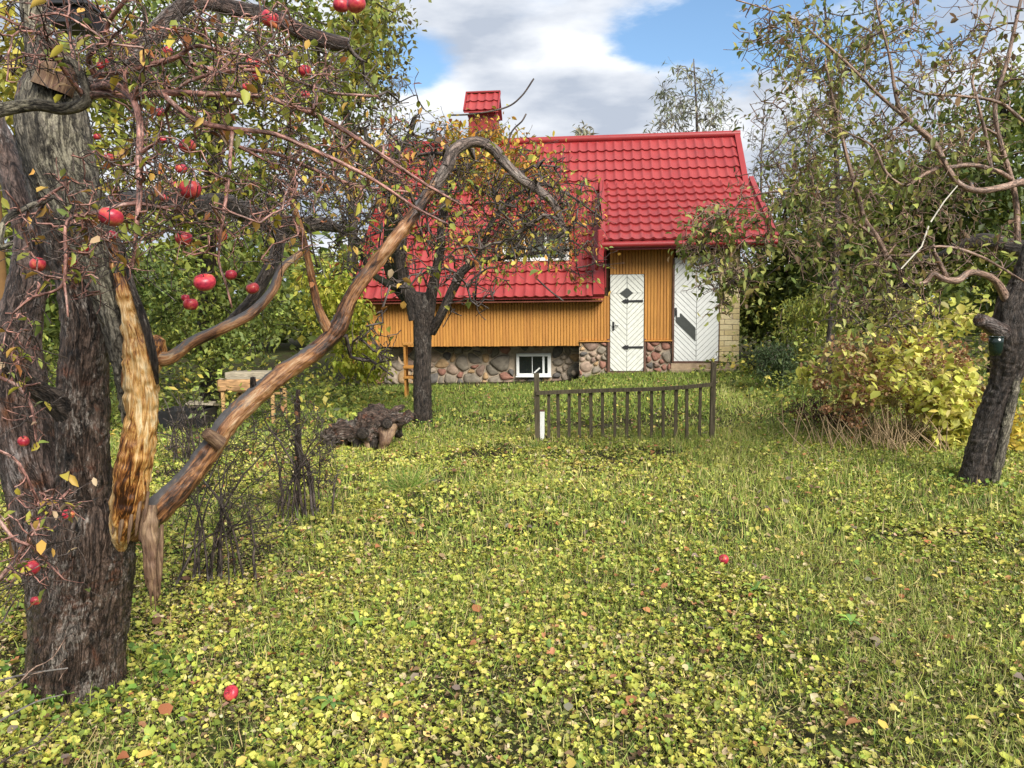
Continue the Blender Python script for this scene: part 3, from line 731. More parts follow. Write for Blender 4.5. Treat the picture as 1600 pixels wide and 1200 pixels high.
box('sill_board', (uD1+.01, uD2-.03, -.05, .045, zm-.03, zm-.002), M['orange'], wallr, .005)
# brick pier
uBr0 = HP(1121, 500)[0]; zbt = HP(1140, 566)[1]; ztop = HP(1100, 392)[1]
pier = prt('brick_wall', boxv(uBr0-.02, uR-.006, .012, .056, zbt, ztop), BOXF, M['mortar'])
bm_ = [simple('yellow_brick', c_, .85, .2, .12, 20, .4) for c_ in ((.68, .56, .30), (.62, .50, .26), (.72, .61, .36))]
bh = 0.107; row = 0; z_ = zbt
while z_ < ztop-.02:
    x_ = uR-(.30 if row % 2 else .14)
    lst = [(x_, uR)]
    while x_ > uBr0: lst.append((max(x_-.3, uBr0), x_)); x_ -= .3
    for a_, b_ in lst:
        a_ = max(a_, uBr0)
        if b_-a_ > .04: box('brick', (a_+.006, b_-.006, -.002+rng.uniform(0, .006), .04, z_+.006, min(z_+bh, ztop)-.006), bm_[rng.integers(3)], pier, .005)
    z_ += bh; row += 1
# door surround for the big door (plain upper panel behind leaves)
box('doorstep', (HP(1045, 570)[0], HP(1162, 570)[0], -.16, .04, HP(1100, 583)[1]-.15, HP(1100, 576)[1]), M['concrete'], hs, .01)
box('concrete_plinth', (HP(1048, 570)[0], uR, -.04, .05, 0, HP(1100, 567)[1]), M['concrete'], hs, .008)
# ---- doors
def c1(x_, y_, v=0.0): return HP(900+x_/5.454, 380+y_/5.454, v)
def door(L, Rr, top, bot, cz, bandw, mat, rnd):
    d = prt('door', boxv(L, Rr, -.012, .03, bot, top), BOXF, M['mortar'])
    d.data.materials[0] = M['joint']
    cx = (L+Rr)/2
    for sx in (-1, 1):
        for sz in (-1, 1):
            k = 0
            while k*bandw < (Rr-L)/2+max(top-cz, cz-bot):
                lo, hi = k*bandw+.006, (k+1)*bandw-.006
                p = [(L, bot), (Rr, bot), (Rr, top), (L, top)]
                for cc in rnd:
                    p = clip(p, *cc)
                p = clip(p, -sx, 0, -sx*cx-.003)
                if len(p) > 2: p = clip(p, 0, -sz, -sz*cz)
                if len(p) > 2: p = clip(p, sx, sz, hi+sx*cx+sz*cz)
                if len(p) > 2: p = clip(p, -sx, -sz, -(lo+sx*cx+sz*cz))
                if len(p) > 2 and abs(sum(p[i][0]*p[i-1][1]-p[i-1][0]*p[i][1] for i in range(len(p)))) > .0006:
                    prism('door_board', p, -.034+rng.uniform(0, .002), -.013, mat, d, 0.0035)
                k += 1
    return d
zs0 = c1(430, 1088)[1]
L_, R_ = c1(291, 700)[0], c1(576, 700)[0]; ch = .07
d1 = door(L_, R_, zt, zs0, c1(430, 425)[1], .108, M['white_old'], [(-1, -1, -(L_+zs0+ch)), (1, -1, (R_-zs0-ch)), (1, 1, R_+zt-.03)])
d1['label'] = 'narrow white chevron door with black strap hinges and diamond light'
a, bz = c1(430, 425)
prism('diamond_light', [(a-.135, bz), (a, bz-.10), (a+.135, bz), (a, bz+.10)], -.046, -.03, M['panel'], d1)
for yy in (492, 885):
    e, z_ = c1(570, yy); f_, _ = c1(388, yy)
    prism('strap_hinge', [(e, z_-.022), (e, z_+.022), (f_+.14, z_+.018), (f_+.13, z_+.05), (f_+.10, z_+.03), (f_+.08, z_+.048), (f_, z_), (f_+.08, z_-.048), (f_+.10, z_-.03), (f_+.13, z_-.05), (f_+.14, z_-.018)], -.05, -.035, M['black'], d1)
e, z_ = c1(318, 707)
hd = box('handle_plate', (e-.018, e+.018, -.05, -.034, z_-.09, z_+.09), M['black'], d1, .004)
box('door_handle', (e-.01, e+.10, -.085, -.068, z_-.002, z_+.016), M['black'], d1, .004)
box('handle_pin', (e-.01, e+.01, -.068, -.05, z_-.002, z_+.014), M['black'], d1)
box('door_frame', (L_-.055, L_-.004, -.04, .045, zs0-.12, c1(280, 815)[1]), M['frame'], hs, .005)
box('door_frame', (R_+.004, R_+.05, -.04, .045, zs0-.12, c1(590, 815)[1]), M['frame'], hs, .005)
box('doorstep', (L_-.003, R_+.003, -.07, .045, zs0-.14, zs0-.012), M['frame'], hs, .006)
L2, R2 = c1(835, 700)[0], c1(1214, 700)[0]; zb2 = c1(1000, 1004)[1]
d2 = door(L2, R2, c1(1000, 120)[1], zb2, c1(1020, 415)[1], .108, M['white'], [])
d2['label'] = 'wide white chevron door with a slanted dark panel'
prism('slanted_panel', [c1(850, 598), c1(893, 598), c1(1016, 720), c1(1016, 834), c1(850, 670)], -.046, -.032, M['panel'], d2)
e, z_ = c1(850, 575)
box('door_handle', (e-.014, e+.014, -.07, -.034, z_-.10, z_+.06), M['black'], d2, .004)
box('keyhole_plate', (e+.022, e+.075, -.05, -.034, z_-.13, z_-.01), M['white'], d2, .003)
box('door_frame', (L2-.04, L2-.004, -.05, .045, zb2-.03, c1(830, 130)[1]), M['frame'], hs, .005)
box('door_frame', (L2-.003, R2+.01, -.05, .04, zb2-.035, zb2-.004), M['frame'], hs, .004)
box('door_frame', (R2+.004, R2+.022, -.04, .045, zb2-.03, c1(1220, 130)[1]), M['frame'], hs, .004)
# ---- stonework
stm = [simple('fieldstone', c_, .8, .25, .35, 11, .7, bd=.01) for c_ in ((.26, .18, .14), (.36, .265, .20), (.19, .165, .13), (.42, .28, .15), (.30, .15, .11), (.24, .205, .16), (.38, .31, .24), (.13, .12, .11))]
def stones(x0, x1, z0, z1, yf, n, holes, parent, seed):
    rs = np.random.default_rng(seed); S = []
    tries = 0
    while len(S) < n and tries < 14000:
        tries += 1
        p = (rs.uniform(x0, x1), rs.uniform(z0, z1)); r_ = rs.choice([.07, .11, .16, .22], p=[.3, .34, .24, .12])
        if all(math.hypot(p[0]-q[0], (p[1]-q[1])*1.15) > (r_+q[2])*.74 for q in S): S.append((*p, r_))
    for i, a in enumerate(S):
        poly = [(x0, z0), (x1, z0), (x1, z1), (x0, z1)]
        for t in np.linspace(0, 6.283, 13)[:-1]:      # nothing grows past its own size
            poly = clip(poly, math.cos(t), math.sin(t), math.cos(t)*a[0]+math.sin(t)*a[1]+a[2]*1.7)
            if len(poly) < 3: break
        for j, b_ in enumerate(S):
            if i == j or len(poly) < 3: continue
            dx, dz = b_[0]-a[0], b_[1]-a[1]; D = math.hypot(dx, dz)
            if D > .7: continue
            k_ = D*a[2]/(a[2]+b_[2])
            poly = clip(poly, dx/D, dz/D, dx/D*a[0]+dz/D*a[1]+k_)
        for (hx0, hx1, hz0, hz1) in holes:
            if hx0-.05 < a[0] < hx1+.05 and hz0-.05 < a[1] < hz1+.05: poly = []; break
            if len(poly) > 2 and a[0] <= hx0: poly = clip(poly, 1, 0, hx0) if hz0-.1 < a[1] < hz1+.1 else poly
            elif len(poly) > 2 and a[0] >= hx1: poly = clip(poly, -1, 0, -hx1) if hz0-.1 < a[1] < hz1+.1 else poly
            if len(poly) > 2 and hx0 < a[0] < hx1 and a[1] < hz0: poly = clip(poly, 0, 1, hz0)
        if len(poly) < 3: continue
        q = poly
        for _ in range(2):                # round the corners
            q = [tuple(np.array(q[i_])*w1+np.array(q[(i_+1) % len(q)])*(1-w1)) for i_ in range(len(q)) for w1 in (.75, .25)]
        if len(q) > 28: q = q[::2]
        q = [(p_[0]+rs.normal(0, .003), p_[1]+rs.normal(0, .003)) for p_ in q]
        prism('stone', q, yf-rs.uniform(.03, .075), yf+.01, stm[rs.integers(len(stm))], parent, .011, .05)
uS0 = HP(584, 560, -.5)[0]; uW0, zW0 = HP(807, 587, -.45); uW1, zW1 = HP(861, 552, -.45)
fnd = prt('stone_foundation', boxv(uL+.05, uPier+.1, .50, 1.0, -.2, zB+.018), BOXF, M['mortar'])
stones(uS0, uPier+.05, HP(750, 596, -.5)[1]-.06, zB-.02, .50, 95, [(uW0-.02, uW1+.02, zW0-.02, zW1+.05)], fnd, 3)
fp = prt('stone_foundation', boxv(uPier, L_-.056, .03, 1.0, -.2, zB2-.031), BOXF, M['mortar'])
stones(uPier, L_-.06, HP(930, 590)[1]-.03, zB2-.03, .03, 24, [], fp, 5)
fq = prt('stone_foundation', boxv(R_+.051, L2-.041, .03, .5, -.2, zm-.031), BOXF, M['mortar'])
stones(R_+.05, L2-.04, HP(1030, 590)[1]-.03, zm-.03, .03, 20, [], fq, 8)
for q in list(fq.children):
    if q.data.materials[0].name.startswith('fieldstone') and rng.random() < .45: q.data.materials[0] = stm[4]
# low window
win = prt('window', boxv(uW0+.03, uW1-.03, .455, .50, zW0+.03, zW1-.03), BOXF, M['glass']); win['label'] = 'low white cellar window with dark panes'
fw = .062
for nm, bx in (('window_frame', (uW0, uW1, .42, .452, zW0, zW0+fw*.8)), ('window_frame', (uW0, uW1, .42, .452, zW1-fw, zW1)), ('window_frame', (uW0, uW0+fw, .42, .452, zW0+fw*.8, zW1-fw)), ('window_frame', (uW1-fw*1.2, uW1, .42, .452, zW0+fw*.8, zW1-fw)),
               ('mullion', (uW0+.33, uW0+.345, .43, .453, zW0+fw*.8, zW1-fw)), ('mullion', (uW1-fw*1.2-.11, uW1-fw*1.2-.065, .43, .453, zW0+fw*.8, zW1-fw)), ('window_sill', (uW0-.01, uW1+.01, .36, .45, zW0-.03, zW0-.002))):
    box(nm, bx, M['white'], win, .006)
V, Fs = bar((uW0+.38, .40, zW0+.06), (uW0+.50, .40, zW0+.17), .03, .012, (0, 1, 0)); link('window_stay', poly_mesh('window_stay', V, Fs, M['white']), win)
# drain pipe stub
pu, pz = HP(897, 583, -.3)
V, Fq, tc = tube(np.array([(pu, .55, pz), (pu, .3, pz), (pu, .301, pz), (pu, .5, pz)]), np.array([.055, .055, .038, .038]), 16); link('drain_pipe', np_mesh('drain_pipe', V, Fq, M['mortar']), hs)
# ---- dormer
yD = .30; zD0 = zroof(yD)+.04; uA, _ = HP(782, 380, -yD); uB, zD1 = HP(893, 358, -yD)
dm = prt('dormer', boxv(uA, uB, yD, 1.5, zD0-.25, zD1), BOXF, M['orange'])
slab(uA-.1, uB+.1, yD-.2, zD1+.02, 1.6, zD1+.02+.42*(1.5), .05, None, 'dormer_roof', hs)
VV = []; FF = []; off = 0
ang3 = math.atan(.35*1.2); 
for r_ in range(5):
    x_ = uA-.1
    while x_+TW < uB+.13:
        addt((x_, yD-.2+r_*TL*math.cos(ang3), zD1+.035+r_*TL*math.sin(ang3), ang3)); x_ += TW
link('dormer_tiles', np_mesh('dormer_tiles', np.concatenate(VV), np.concatenate(FF), M['red']), hs, 'stuff')
dw = prt('window', boxv(uA+.1, uB-.06, yD-.012, yD-.002, zD0+.05, zD1-.06), BOXF, M['glass2']); dw['label'] = 'white framed dormer window in the roof'
for a_ in np.linspace(uA+.08, uB-.09, 4): box('window_frame', (a_-.03, a_+.03, yD-.04, yD-.014, zD0+.07, zD1-.085), M['white'], dw, .004)
box('window_frame', (uA+.05, uB-.05, yD-.04, yD-.014, zD0+.0, zD0+.068), M['white'], dw, .004)
box('window_frame', (uA+.05, uB-.05, yD-.04, yD-.014, zD1-.083, zD1-.02), M['white'], dw, .004)
# ---- chimney
ca, zc1 = HP(732, 182, -3.3); cb, _ = HP(776, 182, -3.3)
chm = prt('chimney', boxv(ca, cb, 3.3, 3.85, zRidge-.8, zc1), BOXF, M['red_trim'])
box('chimney_collar', (ca-.02, cb+.02, 3.28, 3.87, zc1+.001, zc1+.05), M['red'], chm)
ka, z0_ = HP(724.5, 174, -3.1); kb, z1_ = HP(780, 141, -3.4)
for x_ in (ca+.03, cb-.07):
    for y_ in (3.32, 3.79): box('cap_post', (x_, x_+.04, y_, y_+.04, zc1+.051, z0_+.03), M['black'], chm)
box('flue', (ca+.1, cb-.1, 3.42, 3.75, zc1+.051, z0_-.01), M['black'], chm)
slab(ka, kb, 3.13, z0_, 3.575, z1_-.02, .03, M['red'], 'chimney_cap', chm)
slab(ka, kb, 4.02, z0_, 3.576, z1_-.02, .03, M['red'], 'chimney_cap', chm)
an = math.atan2(z1_-.02-z0_, .445); hl = math.hypot(.445, z1_-.02-z0_)
for r_ in range(2):
    for c_ in range(4):
        o = link('tile', tile_me, chm); o.location = (ka+.03+c_*(kb-ka-.06)/4, 3.13+r_*hl/2*math.cos(an), z0_+.01+r_*hl/2*math.sin(an)); o.rotation_euler = (an, 0, 0); o.scale = ((kb-ka-.06)/4/TW, hl/2/TL, .8)
box('cap_ridge', (ka-.01, kb+.01, 3.52, 3.63, z1_-.0, z1_+.035), M['red_trim'], chm)
for a_ in (ka, kb): barp('cap_trim', (a_, 3.12, z0_+.02), (a_, 3.57, z1_), .035, .06, M['red_trim'], chm, (0, -math.sin(an), math.cos(an)))

# ================================================================== SMALL THINGS
M['old_timber'] = simple('weathered_timber', (0.085, 0.07, 0.045), .85, .2, .5, 14, .8, sc3=(4, 4, .5), bd=.004)
M['old_timber2'] = simple('pale_weathered_timber', (0.30, 0.26, 0.19), .85, .2, .45, 14, .8, sc3=(1, 5, 5), bd=.004)
pl, prr = G(840, 691), G(1112, 686)
fr = thing('garden_fence', (pl+prr)/2, 'short dark timber fence panel standing alone on the lawn before the doors', 'fence'); fo = np.array(fr.location)
def rel(V): return [tuple(np.array(v)-fo) for v in V]
def vert_bar(name, px, ptop, pbot, w, d, par, mat, t=None):
    t = (px-840)/272.0 if t is None else t
    base = pl*(1-t)+prr*t
    y_ = base[1]; p1 = WY(px, ptop, y_); x_ = base[0]; z0 = float(H(x_, y_))-.04
    lx = rng.normal(0, .006)
    V, Fs = bar((x_, y_, z0), (x_+lx, y_, p1[2]), w, d, (0, 1, 0)); return link(name, poly_mesh(name, rel(V), Fs, mat), par)
vert_bar('post', 840, 583, 690, .055, .05, fr, M['old_timber'], 0)
vert_bar('post', 1112, 566, 683, .05, .05, fr, M['old_timber'], 1)
railpts = [(838, 614), (900, 611.5), (960, 609.5), (1020, 608), (1070, 605), (1114, 600.5)]
RP = []
for px, py in railpts:
    t = (px-840)/272; y_ = (pl*(1-t)+prr*t)[1]-.035; q = WY(px, py, y_); RP.append(q)
V = []; Fs = []
for q in RP:
    for dx, dz in ((-.014, -.02), (.014, -.02), (.014, .02), (-.014, .02)): V.append(q+np.array([0, dx, dz])-fo)
for k in range(len(RP)-1):
    for i in range(4): Fs.append((k*4+i, k*4+(i+1) % 4, k*4+4+(i+1) % 4, k*4+4+i))
Fs += [(3, 2, 1, 0), tuple(len(RP)*4-4+i for i in range(4))]
link('rail', poly_mesh('rail', V, Fs, M['old_timber']), fr)
for k, xx in enumerate((255, 322, 393, 465, 545, 625, 708, 790, 878, 965, 1045, 1130, 1212, 1300)):
    px = 800+xx/4.444; ry = np.interp(px, [p[0] for p in railpts], [p[1] for p in railpts])
    vert_bar('baluster', px, ry+.5, 690, .03+rng.uniform(0, .006), .022, fr, M['old_timber'])
p = G(847, 690); q = WY(847, 643, p[1])
wpst = thing('white_stake', p, 'short flat white stake beside the left post of the fence panel', 'stake')
V, Fs = bar((0, 0, -.04), (0.004, 0, q[2]-p[2]), .048, .02, (0, 1, 0)); link('stake', poly_mesh('stake', V, Fs, M['white']), wpst)
V, Fs = bar((0.004, 0, q[2]-p[2]), (0.004, 0, q[2]-p[2]+.02), .05, .022, (0, 1, 0)); link('stake_cap', poly_mesh('stake_cap', V, Fs, M['frame']), wpst)

# table of rough boards
tb = G(352, 664)
tby = tb[1]
def at(px, py, dy=0): return WY(px, py, tby+dy)
tt = thing('garden_table', tb, 'rough wooden garden table of thick slabs behind the leaning bare limb', 'table')
M['slab'] = barewood('slab_wood', [(0.36, (0.10, 0.045, 0.02)), (0.5, (0.34, 0.19, 0.08)), (0.64, (0.62, 0.48, 0.3))])
M['slab'] = simple('slab_wood', (0.36, 0.21, 0.10), .75, .3, .6, 9, .6, sc3=(1, 3, 6))
M['leg_wood'] = simple('new_timber', (0.45, 0.28, 0.12), .7, .3, .25, 9, .3)
a0 = at(341, 612); a1 = at(432, 592)
lx0, lx1, lz0, lz1 = a0[0]-tb[0], a1[0]-tb[0], a0[2]-tb[2], a1[2]-tb[2]
box('tabletop', (lx0, lx1, -.05, .12, lz0, lz1), M['slab'], tt, .02)
b0 = at(357, 590, .3); b1 = at(434, 580, .3)
box('tabletop_board', (b0[0]-tb[0], b1[0]-tb[0], .16, .5, b0[2]-tb[2], b1[2]-tb[2]), M['old_timber2'], tt, .01)
box('tabletop_board', (lx0+.02, lx1, -.03, .14, lz1+.001, lz1+.012), M['old_timber2'], tt, .003)
for x_, y_ in ((lx0+.06, 0), (lx1-.06, 0), (lx0+.14, .4), (lx1-.02, .4)): box('leg', (x_-.022, x_+.022, y_-.02, y_+.02, -.05, lz0-.001), M['leg_wood'], tt, .004)
box('stretcher', (lx0+.05, lx1, .38, .42, lz0*.8, lz0*.8+.03), M['leg_wood'], tt, .004)
# black tub with a board over it
pb = G(300, 668)
tub = thing('black_tub', pb, 'low black plastic tub on the grass left of the rough table', 'tub')
V = [(-.28, -.2, -.02), (.22, -.2, -.02), (.22, .2, -.02), (-.28, .2, -.02), (-.36, -.26, .24), (.26, -.26, .24), (.26, .26, .24), (-.36, .26, .24), (-.32, -.22, .24), (.22, -.22, .24), (.22, .22, .24), (-.32, .22, .24), (-.25, -.17, .05), (.18, -.17, .05), (.18, .17, .05), (-.25, .17, .05)]
Fs = [(3, 2, 1, 0)]+[(i, (i+1) % 4, 4+(i+1) % 4, 4+i) for i in range(4)]+[(4+i, 4+(i+1) % 4, 8+(i+1) % 4, 8+i) for i in range(4)]+[(8+i, 8+(i+1) % 4, 12+(i+1) % 4, 12+i) for i in range(4)]+[(12, 13, 14, 15)]
link('tub_body', poly_mesh('tub_body', V, Fs, M['black']), tub)
brd = thing('loose_board', pb+np.array([.1, 0, .27]), 'grey weathered board lying across the black tub', 'board')
V, Fs = bar((-.16, .05, .04), (.16, .12, .02), .28, .022); link('board', poly_mesh('board', V, Fs, M['old_timber2']), brd)
V, Fs = bar((-.1, -.1, .0), (.2, .16, -.0), .07, .02); link('cross_batten', poly_mesh('cross_batten', V, Fs, M['old_timber']), brd)
# orange step rack beside the middle tree
pr0 = G(633, 588); y_ = pr0[1]
rk = thing('step_rack', (WY(633, 588, 13.6)[0], 13.6, float(H(WY(633, 588, 13.6)[0], 13.6))), 'orange wooden step rack at the stone base behind the middle tree', 'rack'); ro = np.array(rk.location)
zt_ = WY(633, 538, 13.6)[2]-ro[2]
for x_ in (0, .36):
    for yy in (0, .28): box('upright', (x_-.018, x_+.018, yy-.015, yy+.015, -.03, zt_), M['orange'], rk, .003)
for f_ in (.36, .55, .98): box('shelf', (-.03, .39, -.04, .32, zt_*f_, zt_*f_+.04), M['orange'], rk, .004)
# pole at the far left
M['pole'] = simple('ochre_pole', (.16, .085, .03), .8, .3, .4, 6, .5)
pp = WY(4, 460, 4.6)
po = thing('timber_pole', (pp[0]-.02, 4.6, float(H(pp[0], 4.6))), 'ochre timber pole at the left edge behind the big apple tree', 'pole')
V, Fq, tc = tube(np.array([(0, 0, z_) for z_ in np.linspace(-.1, 2.6, 12)]), np.full(12, .045), 10, .1); link('pole_shaft', np_mesh('pole_shaft', V, Fq, M['pole'], True, None, tc), po)
V, Fs = bar((-.1, -.05, 2.5), (.06, -.05, 2.5), .05, .03); link('cross_piece', poly_mesh('cross_piece', V, Fs, M['pole']), po)

# ================================================================== APPLES
def apple_mesh():
    prf = [(0.0, .78), (.12, .80), (.25, .90), (.5, 1.0), (.78, .86), (.98, .45), (1.02, .05), (.95, -.35), (.75, -.70), (.45, -.90), (.25, -.88), (.1, -.80), (0, -.78)]
    V = []; Fs = []; S = 18
    for r_, z_ in prf:
        for k in range(S):
            a = k/S*6.283; w_ = 1+.03*math.cos(5*a)*abs(z_)
            V.append((max(r_, .002)*math.cos(a)*w_, max(r_, .002)*math.sin(a)*w_, z_*.86))
    for i in range(len(prf)-1):
        for k in range(S): Fs.append((i*S+k, (i+1)*S+k, (i+1)*S+(k+1) % S, i*S+(k+1) % S))
    return poly_mesh('apple', V, Fs, M['apple'], True)
m, nt, b = mat_base('apple_skin', 0.36, 0.45)
tcn = nt.nodes.new('ShaderNodeTexCoord'); oi = nt.nodes.new('ShaderNodeObjectInfo')
ad = nt.nodes.new('ShaderNodeVectorMath'); nt.links.new(tcn.outputs['Object'], ad.inputs[0]); cmb = nt.nodes.new('ShaderNodeCombineXYZ')
nt.links.new(math_n(nt, 'MULTIPLY', oi.outputs['Random'], 40), cmb.inputs[0]); nt.links.new(cmb.outputs[0], ad.inputs[1])
f_ = noise(nt, ad.outputs[0], .9, 4, .6); f2_ = noise(nt, ad.outputs[0], 5, 6, .7, 0, (1, 1, .15))
c_ = ramp(nt, f_, [(0.32, (0.20, 0.012, 0.03)), (0.48, (0.45, 0.03, 0.055)), (0.60, (0.58, 0.09, 0.07)), (0.72, (0.62, 0.28, 0.09))])
c_ = mixc(nt, 0.35, c_, ramp(nt, f2_, [(.35, (.45, .3, .3)), (.6, (1, 1, 1))]), 'MULTIPLY'); nt.links.new(c_, b.inputs['Base Color'])
M['apple'] = m
AM = apple_mesh()
V, Fq, tc = tube(np.array([(0, 0, .6), (.05, 0, .95), (.16, .03, 1.3)]), np.array([.05, .045, .06]), 5)
SM = np_mesh('stem', V, Fq, M['twig_dark'], True, None, tc)
def put_apple(p, d, parent=None, org=None, tilt=.4):
    o = link('apple', AM, parent); o.location = tuple(np.array(p)-(org if org is not None else 0)); r_ = d/2/1.0
    o.scale = (r_, r_*rng.uniform(.9, 1), r_*rng.uniform(.82, 1.02)); o.rotation_euler = (rng.uniform(-tilt, tilt), rng.uniform(-tilt, tilt), rng.uniform(0, 6))
    link('stem', SM, o)
    return o

# ================================================================== MAIN APPLE TREE
tb0 = G(118, 1108); y0 = tb0[1]+.16
A = Tree('apple_tree', (tb0[0], y0, float(H(tb0[0], y0))), 'old apple tree with stripped golden limb and red apples at the left front', 'tree')
A.limb('trunk', [(112, 1150, y0, 172), (116, 1090, y0, 156), (124, 1000, y0, 148), (134, 930, y0, 143), (142, 870, y0, 142), (146, 820, y0, 128), (146, 780, y0+.03, 96)], M['bark_old'], 110, .007, .07, .010, 42, False)
A.limb('limb', [(70, 1000, y0+.05, 50), (86, 900, y0+.05, 96), (78, 840, y0+.06, 106), (64, 770, y0+.08, 100), (46, 700, y0+.1, 100), (30, 620, y0+.12, 92), (26, 550, y0+.14, 76), (34, 490, y0+.16, 62), (46, 430, y0+.2, 56), (48, 370, y0+.25, 50), (30, 310, y0+.3, 44), (8, 240, y0+.35, 36), (-20, 160, y0+.4, 30)], M['bark_brown'], 72, .009, .10, .006, 30, False, 'smooth grey brown leaning limb')
A.limb('limb', [(150, 900, y0, 90), (142, 840, y0-.01, 98), (134, 760, y0-.02, 86), (130, 680, y0-.02, 80), (130, 600, y0-.01, 76), (134, 520, y0, 74), (130, 450, y0+.03, 78), (114, 370, y0+.05, 84), (98, 300, y0+.05, 98), (88, 240, y0+.05, 108), (82, 180, y0+.06, 104), (80, 135, y0+.07, 84), (86, 100, y0+.08, 56)], M['bark_old'], 96, .007, .08, .008, 34, False)
A.limb('limb', [(90, 220, y0+.1, 60), (70, 120, y0+.12, 46), (56, 40, y0+.15, 40), (46, -60, y0+.18, 36)], M['bark_grey'], 30, .012, .10, .004, 30, False)
A.limb('limb', [(206, 660, y0-.04, 30), (204, 600, y0-.05, 44), (196, 540, y0-.05, 54), (180, 480, y0-.05, 58), (158, 410, y0-.05, 66), (128, 340, y0-.03, 84), (102, 280, y0-.0, 100), (86, 220, y0+.02, 106), (82, 170, y0+.04, 98), (84, 130, y0+.06, 76), (92, 95, y0+.06, 40)], M['bark_grey'], 84, .007, .07, .008, 34, False, 'grey flaking upper trunk')
A.limb('stripped_limb', [(186, 862, y0-.05, 10), (190, 830, y0-.085, 34), (198, 795, y0-.105, 50), (206, 745, y0-.115, 56), (216, 690, y0-.12, 55), (222, 640, y0-.12, 48), (220, 600, y0-.12, 50), (216, 560, y0-.125, 48), (208, 515, y0-.13, 34), (196, 465, y0-.13, 25), (184, 415, y0-.125, 20), (170, 362, y0-.115, 9)], M['wood_bare'], 110, .005, .22, .013, 24, False, 'bark-free golden dead wood')
A.limb('knob', [(224, 600, y0-.11, 30), (232, 570, y0-.105, 40), (240, 545, y0-.1, 36), (246, 528, y0-.095, 20)], M['wood_bare'], 60, .005, .25, .010, 22, False)
A.limb('bark_edge', [(246, 600, y0-.12, 5), (240, 560, y0-.15, 12), (226, 505, y0-.155, 12), (208, 450, y0-.15, 10), (194, 398, y0-.14, 7), (184, 370, y0-.13, 3)], M['bark_dark'], 16, .01, .15, .003, 26, False)
for a_, b_, w_ in ((186, 848, 8), (200, 850, 7), (212, 838, 7), (176, 835, 6), (224, 828, 6)):
    A.limb('splinter', [(a_+8, b_-60, y0-.13, w_), (a_+3, b_-25, y0-.145, w_*.9), (a_, b_, y0-.14, 1)], M['wood_split'], 8, .01, .3, .002, 30, False)
for a_, b_, w_ in ((236, 948, 7), (250, 930, 8), (228, 915, 7), (243, 955, 5), (253, 900, 7)):
    A.limb('splinter', [(a_, b_-80, y0-.15, w_), (a_-1, b_-40, y0-.155, w_), (a_, b_, y0-.15, 1)], M['wood_split'], 8, .01, .3, .002, 30, False)
A.limb('limb', [(248, 560, y0-.1, 30), (268, 558, y0-.1, 22), (300, 535, y0-.08, 19), (345, 514, y0-.05, 19), (392, 490, y0, 18), (425, 455, y0+.05, 16), (440, 420, y0+.1, 13), (470, 395, y0+.15, 10)], M['wood_orange'], 24, .012, .12, .002, 26, True)
A.limb('leaning_limb', [(a_, b_, c_, d_*.9) for a_, b_, c_, d_ in [(205, 835, y0-.0, 40), (245, 798, y0+.0, 50), (290, 752, y0+.05, 44), (328, 702, y0+.10, 42), (356, 662, y0+.13, 39), (400, 618, y0+.2, 37), (450, 578, y0+.27, 34), (500, 543, y0+.34, 34), (528, 512, y0+.38, 36), (546, 470, y0+.40, 27), (572, 430, y0+.42, 25), (610, 382, y0+.46, 25), (650, 330, y0+.5, 23), (682, 285, y0+.54, 20)]], M['wood_orange'], 72, .007, .16, .005, 30, False, 'long leaning limb, bare orange wood with grey skin')
A.limb('hooked_branch', [(676, 295, y0+.54, 22), (698, 262, y0+.55, 21), (706, 240, y0+.56, 20), (724, 226, y0+.57, 18), (748, 222, y0+.57, 17), (772, 234, y0+.58, 19), (790, 256, y0+.58, 17), (815, 280, y0+.58, 15), (845, 300, y0+.58, 14), (866, 320, y0+.58, 12), (876, 345, y0+.58, 10), (884, 362, y0+.58, 9)], M['bark_hook'], 26, .01, .15, .002, 30, True, 'thick branch hooked over like a cane')
A.limb('stub', [(345, 694, y0+.07, 26), (332, 684, y0+.05, 22), (322, 677, y0+.03, 20)], M['wood_split'], 24, .008, .1, .002, 26, False, None, True)
A.limb('stub', [(402, 622, y0+.2, 16), (396, 606, y0+.19, 11), (395, 590, y0+.18, 8)], M['bark_dark'], 18, .008, .2, .003, 26, False)
A.limb('branch', [(515, 520, y0+.36, 20), (498, 485, y0+.34, 15), (490, 450, y0+.33, 13), (480, 400, y0+.3, 12), (470, 360, y0+.28, 12), (458, 320, y0+.26, 11), (455, 290, y0+.26, 8)], M['wood_orange'], 18, .012, .1, .001, 26, True)
A.limb('splintered_slab', [(236, 790, y0-.10, 22), (234, 815, y0-.12, 27), (236, 860, y0-.13, 28), (240, 900, y0-.13, 24), (244, 925, y0-.13, 12), (246, 938, y0-.13, 4)], M['wood_split'], 40, .006, .35, .011, 26, False, 'torn slab hanging from the fork')
A.limb('cut_branch', [(150, 140, y0+.1, 40), (190, 105, y0+.1, 34), (235, 60, y0+.12, 30), (275, 18, y0+.15, 26), (310, 2, y0+.18, 24), (370, 14, y0+.22, 25), (430, 28, y0+.26, 24), (480, 54, y0+.3, 27), (520, 66, y0+.32, 25), (542, 70, y0+.33, 22)], M['bark_brown'], 34, .01, .1, .003, 26, True, 'thick brown branch with sawn end', True)
A.limb('limb', [(150, 330, y0+.1, 40), (240, 312, y0+.6, 34), (300, 322, y0+.9, 32), (350, 318, y0+1.1, 34), (400, 340, y0+1.3, 34), (450, 352, y0+1.4, 30), (500, 350, y0+1.5, 22), (540, 360, y0+1.6, 14)], M['bark_dark'], 28, .02, .15, .006, 24, True, 'dark horizontal limb')
